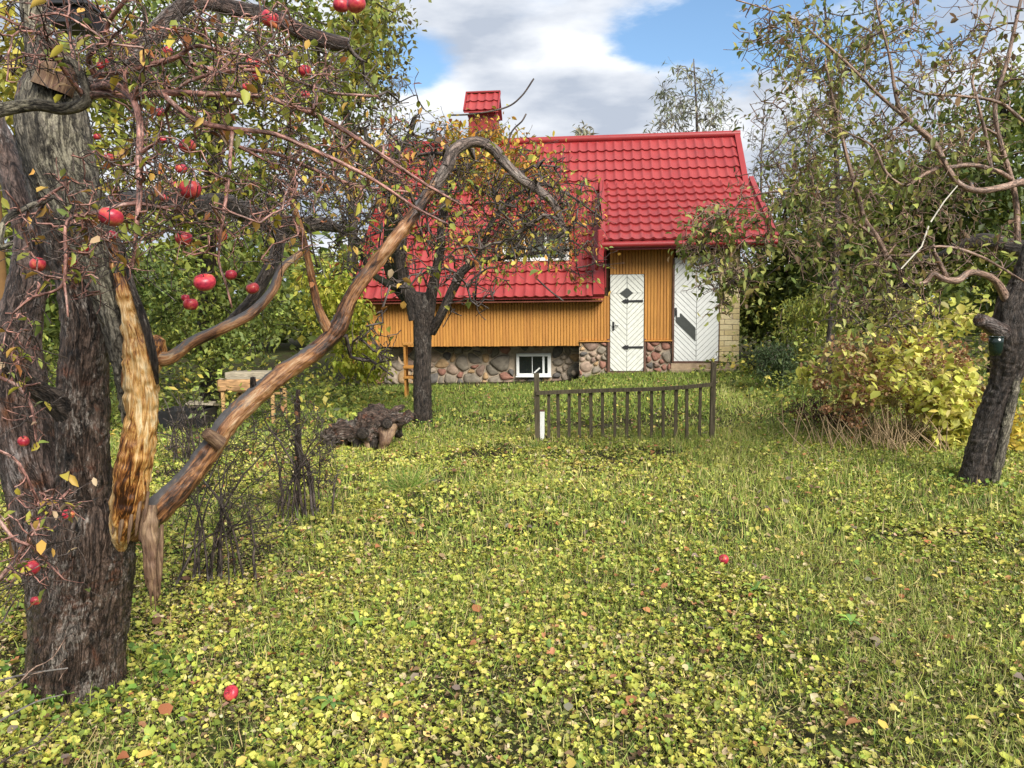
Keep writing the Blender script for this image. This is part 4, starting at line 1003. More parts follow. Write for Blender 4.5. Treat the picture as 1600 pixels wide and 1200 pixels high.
A.limb('limb', [(440, 350, y0+1.4, 20), (430, 400, y0+1.3, 22), (410, 440, y0+1.25, 22), (385, 478, y0+1.2, 18), (340, 520, y0+1.2, 12)], M['bark_dark'], 20, .02, .15, .004, 24, True)
A.limb('limb', [(110, 640, y0-.05, 60), (60, 610, y0-.15, 30), (20, 580, y0-.25, 24), (-30, 560, y0-.35, 20)], M['bark_dark'], 24, .012, .15, .004, 24, True)
A.limb('broken_stub', [(80, 140, y0-.05, 60), (90, 105, y0-.05, 58), (96, 85, y0-.05, 40)], M['wood_split'], 30, .008, .35, .01, 20, False)
pinks = [
 [(-20, 176, 2.35, 24), (20, 168, 2.4, 21), (60, 164, 2.45, 19), (100, 170, 2.5, 19), (135, 158, 2.5, 17), (128, 120, 2.5, 15), (110, 95, 2.5, 12), (60, 90, 2.5, 7)],
]
grey_br = [pinks[0], [(20, 380, 2.0, 6), (0, 385, 2.0, 10), (8, 345, 2.05, 10), (40, 325, 2.1, 9), (65, 316, 2.2, 8), (80, 310, 2.3, 6)],
 [(600, 440, 3.1, 5), (560, 425, 3.1, 7), (500, 410, 3.1, 8), (450, 410, 3.0, 7)],
 [(800, 215, 3.2, 4), (700, 300, 3.2, 7), (640, 260, 3.2, 8)]]
for q in grey_br[:2]: A.limb('branch', q, M['bark_grey'], 14, .015, .12, .001, 26, True)
pk = [
 [(140, 150, 2.52, 14), (165, 146, 2.45, 13), (210, 150, 2.42, 12), (260, 145, 2.4, 11), (330, 147, 2.4, 10), (400, 150, 2.4, 9), (440, 160, 2.42, 9), (490, 178, 2.45, 9), (540, 205, 2.5, 8), (600, 245, 2.55, 7), (660, 285, 2.6, 6), (720, 320, 2.65, 4)],
 [(145, 140, 2.52, 15), (170, 132, 2.4, 14), (195, 142, 2.3, 13), (212, 165, 2.25, 12), (219, 200, 2.2, 12), (217, 250, 2.15, 11), (218, 300, 2.12, 10), (214, 350, 2.1, 8), (208, 410, 2.1, 6)],
 [(255, 147, 2.4, 10), (270, 162, 2.38, 9), (300, 185, 2.35, 9), (340, 198, 2.33, 9), (390, 204, 2.32, 8), (430, 210, 2.32, 8), (480, 230, 2.35, 8), (540, 258, 2.4, 7), (590, 285, 2.45, 6), (650, 325, 2.5, 5), (700, 350, 2.5, 3)],
 [(363, 203, 2.33, 7), (360, 240, 2.28, 6), (357, 280, 2.25, 6), (350, 330, 2.2, 6), (343, 380, 2.2, 5), (342, 410, 2.2, 5), (352, 440, 2.2, 4), (362, 480, 2.22, 4)],
 [(218, 318, 2.12, 8), (190, 320, 2.1, 7), (150, 332, 2.05, 7), (112, 340, 2.02, 7), (102, 360, 2.0, 6), (103, 400, 2.0, 6), (100, 440, 2.0, 6), (85, 455, 2.0, 5), (50, 465, 2.0, 5), (20, 490, 2.0, 4)],
 [(100, 440, 2.0, 5), (104, 470, 2.0, 4), (106, 495, 2.0, 3)],
 [(150, 120, 2.5, 12), (138, 90, 2.45, 9), (160, 65, 2.4, 9), (172, 30, 2.35, 8), (195, 0, 2.3, 7), (205, -30, 2.3, 6)],
 [(150, 118, 2.5, 10), (200, 110, 2.45, 9), (240, 100, 2.42, 9), (275, 90, 2.4, 8), (305, 72, 2.38, 7), (340, 78, 2.38, 6), (400, 92, 2.4, 5), (440, 115, 2.4, 4)],
 [(300, 100, 2.5, 7), (350, 112, 2.6, 7), (400, 110, 2.7, 6), (450, 122, 2.8, 5), (520, 145, 2.9, 5), (590, 150, 3.0, 4)],
 [(130, 150, 2.5, 10), (100, 110, 2.4, 7), (70, 60, 2.3, 6), (30, 40, 2.2, 5), (-10, 20, 2.2, 4)],
 [(270, 145, 2.42, 7), (300, 125, 2.4, 6), (350, 112, 2.38, 6), (380, 106, 2.36, 5)],
 [(330, 205, 2.6, 7), (380, 232, 2.7, 7), (430, 240, 2.8, 7), (490, 265, 2.9, 6), (560, 290, 3.0, 5), (640, 300, 3.1, 4)],
 [(0, 590, 2.2, 7), (30, 605, 2.2, 6), (50, 640, 2.2, 5), (58, 700, 2.2, 4)],
 [(-10, 700, 2.1, 6), (30, 725, 2.1, 5), (70, 800, 2.15, 5), (100, 790, 2.2, 4), (128, 792, 2.2, 2)],
 [(-10, 800, 2.1, 8), (20, 840, 2.1, 6), (50, 855, 2.1, 5), (75, 880, 2.15, 4), (100, 905, 2.15, 2)],
 [(-10, 915, 2.1, 10), (20, 880, 2.1, 9), (50, 835, 2.12, 8), (85, 790, 2.2, 7), (110, 765, 2.25, 5)],
]
for q in pk: A.limb('branch', q, M['twig_pink'], 9, .02, .12, 0, 26, True)
n0 = A.n
# woody twigs filling the crown
reg_pink = [(110, 60, 2.3, 170, 110, .35, .75), (330, 110, 2.5, 220, 120, .4, 2.2), (120, 350, 2.1, 120, 130, .2, .7), (270, 300, 2.3, 110, 110, .35, .9), (400, 320, 2.5, 110, 100, .4, .6), (520, 260, 2.8, 130, 90, .4, .8), (40, 560, 2.1, 50, 120, .15, .12), (40, 830, 2.1, 60, 110, .15, .25)]
A.colonize(region(150, reg_pink), 'twig_pink', .012, .0026, .22, .006, .06, .05, 6, .9)
A.colonize(region(420, reg_pink), 'twig_pink', .007, .0019, .2, .006, .06, .05, 4, .8)
A.spurs('twig_pink', 1300, .015, .07, .0022, n0-150, -.1, .02)
reg_dark = [(480, 330, 3.5, 130, 110, .5, 1), (640, 300, 3.6, 130, 110, .35, 1), (800, 310, 3.55, 110, 90, .25, .9), (860, 360, 3.5, 60, 70, .2, .4), (700, 420, 3.3, 120, 90, .3, .45), (590, 530, 3.2, 50, 60, .2, .12), (560, 150, 3.2, 110, 80, .4, .25)]
A.colonize(region(120, reg_dark), 'twig_dark', .015, .004, .2, .016, .1, .05, 6, 1)
A.colonize(region(520, reg_dark), 'twig_dark', .009, .0022, .16, .014, .08, .05, 4, .9)
n1 = A.n
A.spurs('twig_dark', 2400, .03, .13, .003, n0, -.1, .02)
A.build_twigs({'twig_pink': 'pink_twigs', 'twig_dark': 'dark_twigs'})
LP = [(0.46, 0.40, 0.06), (0.30, 0.32, 0.06), (0.50, 0.30, 0.07), (0.42, 0.16, 0.06), (0.20, 0.24, 0.06), (0.45, 0.32, 0.2)]
A.leaves(560, .042, LP, [4, 3, 3, 1, 2, 1], start=n0, mask=lambda P: P[:, 1] < 2.9, jit=.015)
A.leaves(420, .045, LP, [4, 3, 3, 2, 2, 1], start=n0, mask=lambda P: P[:, 1] > 2.9, jit=.02, name='far_leaves')
AP = [(421, 30, 27), (533, 9, 25), (557, 8, 29), (261, 81, 18), (395, 101, 22), (397, 120, 16), (385, 136, 13), (476, 111, 20), (477, 148, 15), (250, 176, 16), (254, 219, 13), (293, 229, 25), (152, 214, 11), (222, 237, 10), (283, 264, 18), (171, 247, 16), (297, 297, 32), (274, 291, 17), (256, 310, 14), (173, 340, 36), (175, 368, 17), (131, 389, 17), (59, 414, 24), (110, 411, 20), (287, 373, 27), (346, 369, 19), (320, 442, 34), (298, 476, 22), (290, 466, 14), (361, 430, 18), (395, 451, 20), (37, 690, 18), (107, 804, 19), (62, 814, 14), (48, 888, 28), (56, 939, 16), (162, 97, 14), (157, 103, 12)]
for px, py, s_ in AP:
    y_ = float(np.clip(.060*F/s_, 2.0, 2.4 if px < 235 else 3.3)); put_apple(WY(px, py, y_), s_*y_/F, A.root, A.o)
# fallen apples
p = G(363, 1112); o = put_apple(p+np.array([0, 0, .055]), .058, None, None, 1.2); tag(o, 'glossy red apple lying in ground leaves right of the big trunk', 'apple', 'fallen apples')
p = G(1131, 887); o = put_apple(p+np.array([0, 0, .045]), .055, None, None, 1.2); tag(o, 'orange red apple lying alone in the open middle lawn', 'apple', 'fallen apples')
# dark lid hanging at the top of the trunk
p = WY(118, 22, y0-.05)
ft = thing('bird_feeder', p, 'black round-topped box fixed at the top of the big apple trunk', 'bird feeder')
V = []; S = 24
for yy in (-.07, .07):
    for k in range(S+1):
        a = k/S*math.pi; V.append((.078*math.cos(a), yy, .05*math.sin(a)+.01))
    V.append((-.066, yy, -.05)); V.append((.066, yy, -.05))
n_ = S+3; Fs = [tuple(range(n_)), tuple(reversed(range(n_, 2*n_)))]+[(i, n_+i, n_+(i+1) % n_, (i+1) % n_) for i in range(n_)]
link('feeder_box', poly_mesh('feeder_box', V, Fs, M['black']), ft)
box('feeder_roof', (-.086, .086, -.09, .09, .002, .012), M['black'], ft, .003)
# dry pale twigs at the lower left
D = Tree('dry_sprig', G(-20, 1150), 'dry pale leafless sprigs reaching in at the bottom left corner', 'branch')
D.limb('stem', [(-40, 1075, 2.25, 4), (20, 1058, 2.25, 4), (60, 1050, 2.27, 3.5), (106, 1044, 2.3, 2.5)], M['twig_grey'], 6, .03)
D.limb('stem', [(-40, 1100, 2.2, 4), (20, 1075, 2.2, 4), (50, 1045, 2.25, 3), (80, 1030, 2.27, 2), (100, 1000, 2.3, 1.5)], M['twig_brown'], 6, .03)
D.limb('stem', [(-40, 1150, 2.2, 4), (20, 1115, 2.2, 4), (60, 1095, 2.25, 3), (100, 1085, 2.3, 2)], M['twig_grey'], 6, .03)
D.limb('stem', [(-40, 1220, 2.1, 5), (20, 1180, 2.1, 4), (60, 1160, 2.15, 3), (95, 1130, 2.2, 2)], M['twig_dark'], 6, .03)
D.limb('stem', [(-40, 990, 2.1, 5), (0, 975, 2.1, 4), (15, 950, 2.15, 3), (25, 935, 2.2, 2)], M['twig_dark'], 6, .03)
D.spurs('twig_brown', 60, .02, .06, .0012, 0, .1, .02); D.build_twigs({})

# ================================================================== MIDDLE TREE
mb = G(661, 664); ym = mb[1]+.1
B = Tree('apple_tree', (mb[0], ym, float(H(mb[0], ym))), 'dark-trunked apple tree with yellow and orange leaves before the red roof', 'tree')
B.limb('trunk', [(662, 674, ym, 34), (661, 650, ym, 31), (660, 600, ym, 30), (660, 550, ym, 29), (661, 510, ym, 31), (660, 485, ym, 36), (652, 462, ym, 30)], M['bark_dark'], 40, .02, .08, .010, 24, False)
B.limb('limb', [(650, 500, ym, 24), (644, 470, ym, 24), (632, 440, ym-.05, 21), (626, 405, ym-.1, 18), (628, 370, ym-.1, 16), (620, 330, ym-.1, 14), (600, 290, ym-.1, 11), (580, 250, ym-.1, 8), (570, 200, ym, 5)], M['bark_dark'], 24, .025, .1, .006, 20)
B.limb('limb', [(640, 470, ym+.1, 22), (618, 440, ym+.2, 24), (608, 400, ym+.3, 22), (610, 350, ym+.4, 20), (616, 300, ym+.4, 18), (612, 260, ym+.4, 13), (640, 210, ym+.4, 8), (650, 180, ym+.4, 5)], M['bark_moss'], 24, .025, .12, .006, 20)
B.limb('limb', [(668, 500, ym, 22), (672, 470, ym, 20), (680, 430, ym-.1, 17), (688, 390, ym-.15, 15), (690, 350, ym-.2, 14), (700, 300, ym-.2, 11), (720, 260, ym-.2, 8), (730, 215, ym-.2, 5)], M['bark_dark'], 24, .025, .1, .006, 20)
B.limb('limb', [(674, 520, ym, 16), (690, 490, ym-.1, 15), (706, 455, ym-.15, 15), (722, 425, ym-.2, 14), (745, 410, ym-.2, 11), (790, 402, ym-.2, 9), (840, 395, ym-.2, 6), (890, 390, ym-.1, 4)], M['bark_dark'], 24, .025, .1, .006, 20)
B.limb('limb', [(620, 450, ym+.1, 15), (600, 440, ym, 12), (580, 425, ym-.1, 9), (560, 390, ym-.2, 7), (530, 350, ym-.2, 5)], M['bark_moss'], 18, .025, .1, .004, 20)
B.limb('limb', [(745, 410, ym-.2, 9), (760, 370, ym-.3, 8), (780, 330, ym-.3, 7), (830, 290, ym-.3, 6), (880, 300, ym-.3, 4), (940, 340, ym-.3, 3)], M['bark_dark'], 16, .025, .1, .004, 20)
mn = B.n
regm = [(640, 240, ym, 130, 70, 1.3, 1.2), (560, 300, ym, 90, 90, 1.0, .8), (760, 270, ym, 120, 75, 1.2, 1.5), (850, 330, ym, 95, 70, .9, 1.1), (700, 340, ym, 120, 70, 1.0, .8), (780, 390, ym, 120, 50, .8, .8), (900, 400, ym, 50, 60, .5, .25), (560, 400, ym, 50, 40, .5, .25)]
B.colonize(region(160, regm), 'twig_dark', .03, .008, .2, .04, .1, .16, 5, 2.4)
B.colonize(region(620, regm), 'twig_dark', .015, .0036, .16, .03, .10, .16, 4, 2)
B.spurs('twig_dark', 2300, .08, .34, .0045, mn, -.1, .03)
for path in ([(790, 235), (800, 205), (815, 190), (822, 178)], [(700, 180), (740, 178), (790, 168), (815, 150), (834, 123)], [(880, 470), (860, 455), (838, 435)]):
    B.limb('twig', [(a, b_, ym, 3) for a, b_ in path], M['twig_dark'], 5, .05, .1)
B.build_twigs({})
mpal = [(0.56, 0.46, 0.08), (0.34, 0.36, 0.07), (0.58, 0.32, 0.06), (0.55, 0.20, 0.10), (0.19, 0.23, 0.06)]
B.leaves(3900, .07, mpal, [5, 5, 3, 1, 4], start=mn, key=.9, jit=.06, tpl=APPLE)
xo = WY(790, 250, ym)
B.leaves(1500, .075, [(0.52, 0.25, 0.04), (0.50, 0.36, 0.06), (0.5, 0.14, 0.05), (.3, .28, .05)], [4, 4, 1, 2], start=mn, mask=lambda P: (P[:, 0] > WY(700, 250, ym)[0]) & (P[:, 0] < WY(860, 250, ym)[0]) & (P[:, 2] > WY(700, 280, ym)[2]), jit=.07, name='orange_leaves')

# ================================================================== RIGHT TREE
rb = G(1526, 764); yr = rb[1]+.12
E = Tree('apple_tree', (rb[0], yr, float(H(rb[0], yr))), 'leaning apple tree at the right edge with winding limbs and dull green leaves', 'tree')
E.limb('trunk', [(1516, 778, yr, 58), (1524, 745, yr, 50), (1536, 700, yr, 48), (1552, 650, yr, 46), (1568, 600, yr, 46), (1578, 560, yr, 58), (1578, 520, yr, 60), (1582, 480, yr, 46), (1598, 440, yr, 36), (1612, 390, yr, 30), (1640, 320, yr, 26), (1652, 230, yr, 21), (1640, 130, yr, 16), (1655, 20, yr, 11), (1680, -90, yr, 5)], M['bark_dark'], 50, .012, .1, .012, 26, False)
E.limb('lit_side_strip', [(1550, 770, yr-.10, 12), (1564, 700, yr-.11, 16), (1578, 640, yr-.11, 14), (1590, 590, yr-.10, 9)], M['bark_grey'], 20, .012, .3, .012, 30, False)  # pale strip added for the light on the trunk's right side
E.limb('stub', [(1566, 520, yr-.1, 30), (1545, 508, yr-.18, 26), (1530, 500, yr-.24, 22)], M['bark_brown'], 26, .01, .15, .004, 26, False, None, True)
rl = [
 [(1578, 480, yr, 20), (1560, 445, yr-.05, 15), (1540, 430, yr-.1, 13), (1515, 426, yr-.15, 13), (1496, 438, yr-.18, 14), (1474, 436, yr-.2, 12), (1458, 428, yr-.2, 10), (1445, 442, yr-.2, 9), (1425, 440, yr-.2, 8), (1408, 425, yr-.2, 10), (1385, 400, yr-.2, 11), (1370, 370, yr-.2, 10), (1352, 345, yr-.2, 9), (1342, 310, yr-.2, 9), (1330, 270, yr-.2, 8), (1318, 225, yr-.2, 7), (1305, 170, yr-.2, 5), (1290, 100, yr-.2, 4)],
 [(1640, 300, yr, 18), (1600, 285, yr-.2, 16), (1570, 292, yr-.3, 13), (1530, 298, yr-.35, 12), (1500, 288, yr-.35, 11), (1480, 262, yr-.35, 12), (1462, 228, yr-.35, 12), (1440, 205, yr-.35, 11), (1412, 180, yr-.35, 9), (1400, 150, yr-.35, 7), (1390, 90, yr-.35, 5), (1372, 20, yr-.35, 4), (1365, -30, yr-.35, 3)],
 [(1410, 180, yr-.35, 7), (1375, 150, yr-.35, 6), (1330, 105, yr-.35, 5), (1285, 65, yr-.35, 4), (1240, 30, yr-.35, 3), (1190, 12, yr-.3, 2.5), (1150, 0, yr-.3, 2)],
 [(1480, 262, yr-.35, 8), (1520, 258, yr-.3, 8), (1560, 268, yr-.3, 8), (1580, 280, yr-.2, 8)],
 [(1550, 270, yr-.3, 7), (1540, 210, yr-.3, 6), (1525, 150, yr-.3, 5), (1520, 120, yr-.3, 4), (1540, 60, yr-.3, 3), (1560, 0, yr-.3, 2)],
 [(1375, 375, yr-.2, 7), (1340, 350, yr-.2, 6), (1300, 325, yr-.2, 5), (1260, 308, yr-.2, 4), (1210, 300, yr-.2, 3), (1160, 310, yr-.1, 2.5)],
 [(1460, 395, yr-.2, 9), (1480, 435, yr-.2, 9)],
 [(1372, 400, yr-.2, 5), (1420, 398, yr-.3, 5), (1470, 385, yr-.3, 5), (1530, 400, yr-.3, 5), (1600, 440, yr-.2, 4)],
 [(1470, 260, yr-.3, 7), (1440, 275, yr-.4, 6), (1415, 290, yr-.4, 5), (1385, 270, yr-.4, 5), (1365, 230, yr-.4, 4), (1330, 210, yr-.4, 3)],
 [(1600, 190, yr-.3, 7), (1560, 160, yr-.3, 6), (1500, 150, yr-.3, 5), (1440, 145, yr-.3, 4), (1400, 120, yr-.3, 3)],
 [(1590, 380, yr, 12), (1585, 300, yr, 10), (1555, 180, yr, 8), (1575, 90, yr, 7), (1595, 0, yr, 6)],
]
for q in rl:
    q = [(a_, b_, c_, d_*.84) for a_, b_, c_, d_ in q]
    E.limb('limb' if q[0][3] > 9 else 'branch', q, M['twig_brown'], 14, .03, .12, .002, 22)
E.limb('limb', [(1640, 390, yr+.6, 30), (1590, 388, yr+.6, 28), (1540, 376, yr+.6, 24), (1505, 382, yr+.6, 18), (1470, 398, yr+.6, 10), (1430, 405, yr+.6, 6)], M['bark_dark'], 20, .03, .15, .006, 22)
en = E.n
regr = [(1480, 110, yr, 180, 150, .8, 2), (1290, 170, yr, 130, 130, .6, 1.2), (1230, 60, yr-.2, 90, 70, .4, .5), (1400, 260, yr, 190, 90, .8, 1.4), (1240, 330, yr, 130, 90, .6, 1.2), (1110, 370, yr, 60, 60, .3, .5), (1430, 370, yr, 170, 80, .6, 1.0), (1360, 440, yr, 130, 60, .5, .5)]
E.colonize(region(120, regr), 'twig_brown', .02, .0045, .2, .02, .05, .11, 5, 2.2)
E.colonize(region(760, regr), 'twig_brown', .011, .003, .14, .02, .05, .11, 4, 1.6)
E.colonize(region(230, [(1380, 480, yr-.2, 110, 70, .3, 1), (1150, 400, yr-.1, 70, 70, .2, .5), (1130, 440, yr-.1, 60, 40, .2, .3)]), 'twig_dark', .010, .0034, .1, .015, .18, .09, 4, 1.2)
E.spurs('twig_brown', 2600, .04, .2, .0038, en, .05, .03)
E.build_twigs({'twig_brown': 'brown_twigs', 'twig_dark': 'hanging_twigs'})
rpal = [(0.25, 0.27, 0.08), (0.16, 0.20, 0.055), (0.37, 0.38, 0.10), (0.20, 0.13, 0.07), (0.42, 0.38, 0.12)]
E.leaves(2900, .065, rpal, [5, 5, 4, 1, 2], start=en, jit=.04, mask=lambda P: P[:, 0] < WY(1400, 300, yr)[0])
E.leaves(1100, .065, rpal, [5, 4, 3, 3, 1], start=en, jit=.04, mask=lambda P: P[:, 0] >= WY(1400, 300, yr)[0], name='sparse_leaves')
# green pot held in the fork
p = WY(1556, 535, yr-.3)
pot = thing('green_pot', p, 'dark green pot wedged in the fork of the leaning tree', 'bottle')
V, Fq, tc = tube(np.array([(0, 0, -.10), (0, 0, -.095), (0, 0, -.05), (0, 0, .0), (0, 0, .04), (0, 0, .041), (0, 0, .0)]), np.array([.002, .05, .066, .07, .07, .064, .062])*.72, 20)
m, nt, b = mat_base('green_pot_surface', .15, .6); b.inputs['Base Color'].default_value = (.008, .018, .014, 1)
link('pot_body', np_mesh('pot_body', V, Fq, m), pot)
V, Fq, tc = tube(np.array([(0.052*math.cos(a), 0.052*math.sin(a), .042) for a in np.linspace(0, 6.283, 20)]), np.full(20, .004), 5); link('rim', np_mesh('rim', V, Fq, m), pot)
# pale cane caught in the branches
cn = thing('pale_cane', WY(1410, 418, yr-.4), 'thin pale cane caught slanting in the right tree branches', 'cane'); q0 = np.array(cn.location)
P = np.array([WY(*t) for t in ((1408, 420, yr-.4), (1440, 385, yr-.4), (1452, 350, yr-.4), (1475, 315, yr-.4), (1496, 290, yr-.4))])-q0
V, Fq, tc = tube(P, np.array([.005, .006, .006, .005, .004]), 7); link('cane', np_mesh('cane', V, Fq, simple('pale_cane', (.6, .56, .48), .6), True, None, tc), cn)

# ================================================================== OTHER TREES AND SHRUBS
def ftree(name, label, px, yd, r, lobes, nt_, nl, size, pal, w, mat='twig_dark', bk='bark_dark', cat='tree', tpl=FAR, jit=.12, tr0=.05, tr1=.012, ytop=None, key=.6, group=None, sp=0, droop=(.2, -1.4), upb=.1, stem=True, S=3, splo=.2, sphi=.6):
    b_ = WY(px, 500, yd); b_ = np.array([b_[0], yd, float(H(b_[0], yd))])
    T = Tree(name, b_, label, cat, group)
    yt = ytop if ytop is not None else min(l[1] for l in lobes)
    if stem:
        pts = []
        top = lobes[0]; zt_ = WY(top[0], yt, yd)
        n_ = 6; Q = []
        for k in range(n_):
            t = k/(n_-1); q = b_*(1-t)+np.array([zt_[0]*.7+b_[0]*.3, yd, zt_[2]])*t; q[0] += .12*math.sin(5*t+px); q[2] -= .1*(k == 0); Q.append(np.append(q, r*(1-t*.85)))
        K = catmull(np.array(Q), 24); T.add(K[:, :3], K[:, 3])
        V, Fq, tc = tube(K[:, :3], K[:, 3], 10, .12, r*.06, 10); link('trunk', np_mesh('trunk', V-b_, Fq, M[bk], True, None, tc), T.root)
    else:
        for k in range(9):
            a = rng.uniform(0, 6.283); q = b_+np.array([math.cos(a)*.15, math.sin(a)*.15, 0]); T.add(np.array([q]), [r])
    n_ = T.n
    tg = region(nt_, lobes); tg = tg[np.argsort(np.linalg.norm(tg-b_, axis=1))] if not stem else tg
    T.colonize(tg, mat, tr0, tr1, .1, tr1*3, upb, .4, S, 30)
    if sp: T.spurs(mat, sp, splo, sphi, tr1*.7, n_, .3, .2)
    T.build_twigs({mat: 'branches'})
    if nl: T.leaves(nl, size, pal, w, tpl, jit, n_, 1, None, key, 'foliage', droop)
    return T
GRN = [(0.07, 0.10, 0.028), (0.14, 0.185, 0.045), (0.24, 0.285, 0.06), (0.36, 0.36, 0.07), (0.50, 0.43, 0.09)]
ftree('maple_tree', 'tall leafy green tree filling the upper left behind the apple twigs', 330, 12.5, .2, [(340, 170, 12.5, 190, 200, 1.8, 3), (200, 120, 12.5, 170, 170, 1.5, 2), (480, 60, 12.5, 110, 150, 1.4, 1.4), (300, 360, 12, 190, 100, 1.5, 1.6), (560, 40, 12.5, 60, 100, .8, .4)], 420, 14000, .13, GRN, [4, 5, 6, 6, 3], jit=.17, ytop=-20)
ftree('maple_tree', 'broad yellowing tree at the far left behind the grey trunk', 40, 11, .16, [(40, 200, 11, 180, 190, 1.3, 2), (20, 420, 10.5, 150, 150, 1.2, 1.5), (-180, 250, 11, 160, 250, 1.5, 1.2)], 220, 9000, .14, GRN, [3, 4, 5, 6, 3], jit=.17, ytop=0)
ftree('poplar_tree', 'small-leaved tree whose pale edge meets the sky left of the chimney', 540, 17, .16, [(550, 110, 17, 70, 120, 1, 2), (590, 40, 17, 55, 80, .8, 1), (520, 230, 17, 90, 90, 1, 1)], 240, 3600, .15, [(0.12, 0.14, 0.05), (0.22, 0.24, 0.07), (0.3, 0.3, 0.14)], [3, 4, 2], jit=.2, ytop=0, tr1=.008)
ftree('birch_tree', 'bare whitish birch faint against the sky left of the chimney', 612, 34, .12, [(612, 130, 34, 28, 55, 1, 1)], 110, 0, .1, GRN, [1]*5, 'twig_grey', 'twig_grey', ytop=85, sp=260, tr0=.03, tr1=.008)
wp_ = [(0.24, 0.26, 0.17), (0.34, 0.34, 0.22), (0.42, 0.38, 0.25)]
ftree('willow_tree', 'airy narrow-leaved willow rising behind the right end of the roof', 1085, 25, .12, [(1080, 150, 25, 55, 55, 1.4, 2), (1050, 190, 25, 35, 35, 1, .8), (1120, 190, 25, 40, 30, 1, .8)], 170, 800, .24, wp_, [3, 3, 2], 'twig_grey', 'bark_brown', ytop=92, tpl=NARROW, jit=.12, tr0=.03, tr1=.009, sp=150)
ftree('willow_tree', 'little willow tip showing over the middle of the red ridge', 910, 27, .09, [(910, 216, 27, 18, 14, .6, 1)], 40, 260, .26, wp_, [3, 3, 2], 'twig_grey', 'bark_brown', ytop=204, tpl=NARROW, jit=.12, tr0=.03, tr1=.009)
for px_, yy_, h_ in ((1195, 20, 150), (1235, 19, 170), (1262, 21, 140)):
    ftree('bare_sapling', {1195: 'bare grey sapling just right of the roof end', 1235: 'bare grey sapling in the middle of the three right of the roof', 1262: 'bare grey sapling nearest the leafy right tree'}[px_], px_, yy_, .06, [(px_, h_+90, yy_, 34, 90, .8, 1)], 80, 120, .14, wp_, [1, 1, 1], 'twig_grey', 'twig_grey', ytop=h_, sp=160, tr0=.02, tr1=.006, group='bare saplings right of the house')
ftree('ash_tree', 'slim dark stemmed tree standing behind the right apple tree crown', 1300, 12, .07, [(1290, 130, 12, 60, 130, .8, 1), (1360, 60, 12, 80, 80, .8, .6)], 120, 700, .11, rpal, [3, 3, 2, 1, 1], ytop=-40, tr0=.03, tr1=.007, sp=150)
ftree('linden_tree', 'dense green tree right behind the brick corner of the house', 1215, 17.5, .15, [(1230, 400, 17.5, 70, 110, 1.2, 2), (1200, 470, 17, 50, 70, .8, 1), (1290, 360, 17, 70, 110, 1.2, 1.3)], 200, 8000, .15, GRN, [3, 5, 6, 4, 2], jit=.18, ytop=290)
ftree('linden_tree', 'dense dark green tree behind the crown of the right apple tree', 1400, 14, .17, [(1400, 340, 14, 120, 110, 1.4, 2), (1340, 430, 14, 90, 80, 1.2, 1), (1480, 340, 14, 100, 100, 1.2, 1.5)], 260, 12000, .14, GRN, [4, 5, 6, 4, 2], jit=.18, ytop=240)
ftree('linden_tree', 'tall green tree in the upper right corner', 1570, 13, .17, [(1560, 260, 13, 110, 120, 1.3, 1.6), (1600, 420, 13, 110, 110, 1.2, 1.5), (1610, 140, 13, 70, 70, 1.0, .4)], 240, 9000, .13, GRN, [4, 5, 5, 4, 2], jit=.17, ytop=90)
# shrubs
YL = [(0.42, 0.48, 0.06), (0.56, 0.56, 0.09), (0.24, 0.33, 0.05), (0.62, 0.56, 0.12)]
ftree('yellow_shrub', 'lime yellow leafy shrub at the left end of the house', 545, 12.6, .02, [(545, 500, 12.6, 42, 55, .4, 1.5), (560, 560, 12.5, 45, 30, .4, 1), (520, 450, 12.7, 35, 50, .4, .8), (585, 570, 12.5, 30, 22, .3, .4), (480, 470, 12.9, 40, 50, .4, .6)], 150, 2900, .105, YL, [4, 5, 3, 1], 'twig_dark', cat='shrub', tpl=APPLE, jit=.07, tr0=.012, tr1=.005, stem=False, droop=(.0, -1.5))
ftree('green_shrub', 'dull green shrub behind the rough table', 330, 12, .02, [(300, 500, 12, 90, 60, .8, 1.2), (400, 490, 12.5, 90, 60, .8, 1.2), (350, 550, 11.5, 80, 40, .5, .9)], 140, 3800, .09, GRN, [3, 5, 6, 5, 1], 'twig_dark', cat='shrub', jit=.12, tr0=.012, tr1=.005, stem=False)
ftree('green_shrub', 'mixed green and yellow shrub left of the rough table behind the trunks', 190, 10, .02, [(200, 520, 10, 80, 90, .6, 1), (240, 450, 10, 70, 60, .5, .8), (100, 560, 9.5, 80, 80, .6, .8)], 120, 3400, .075, GRN, [3, 5, 6, 6, 2], 'twig_dark', cat='shrub', jit=.1, tr0=.012, tr1=.005, stem=False)
ftree('green_shrub', 'green shrub at the far left behind the leaning limb', 0, 9, .02, [(-10, 560, 9, 90, 90, .6, 1), (20, 660, 8.5, 60, 60, .5, .7)], 80, 2200, .07, GRN, [3, 5, 6, 6, 2], 'twig_dark', cat='shrub', jit=.1, tr0=.012, tr1=.005, stem=False)
ftree('glaucous_shrub', 'rounded grey green bush at the right corner of the house', 1212, 12.2, .02, [(1215, 566, 12.2, 42, 30, .4, 1)], 90, 2600, .075, [(0.09, 0.13, 0.06), (0.05, 0.08, 0.03), (0.16, 0.20, 0.09)], [3, 3, 2], 'twig_dark', cat='shrub', jit=.06, tr0=.01, tr1=.004, stem=False, tpl=NARROW)
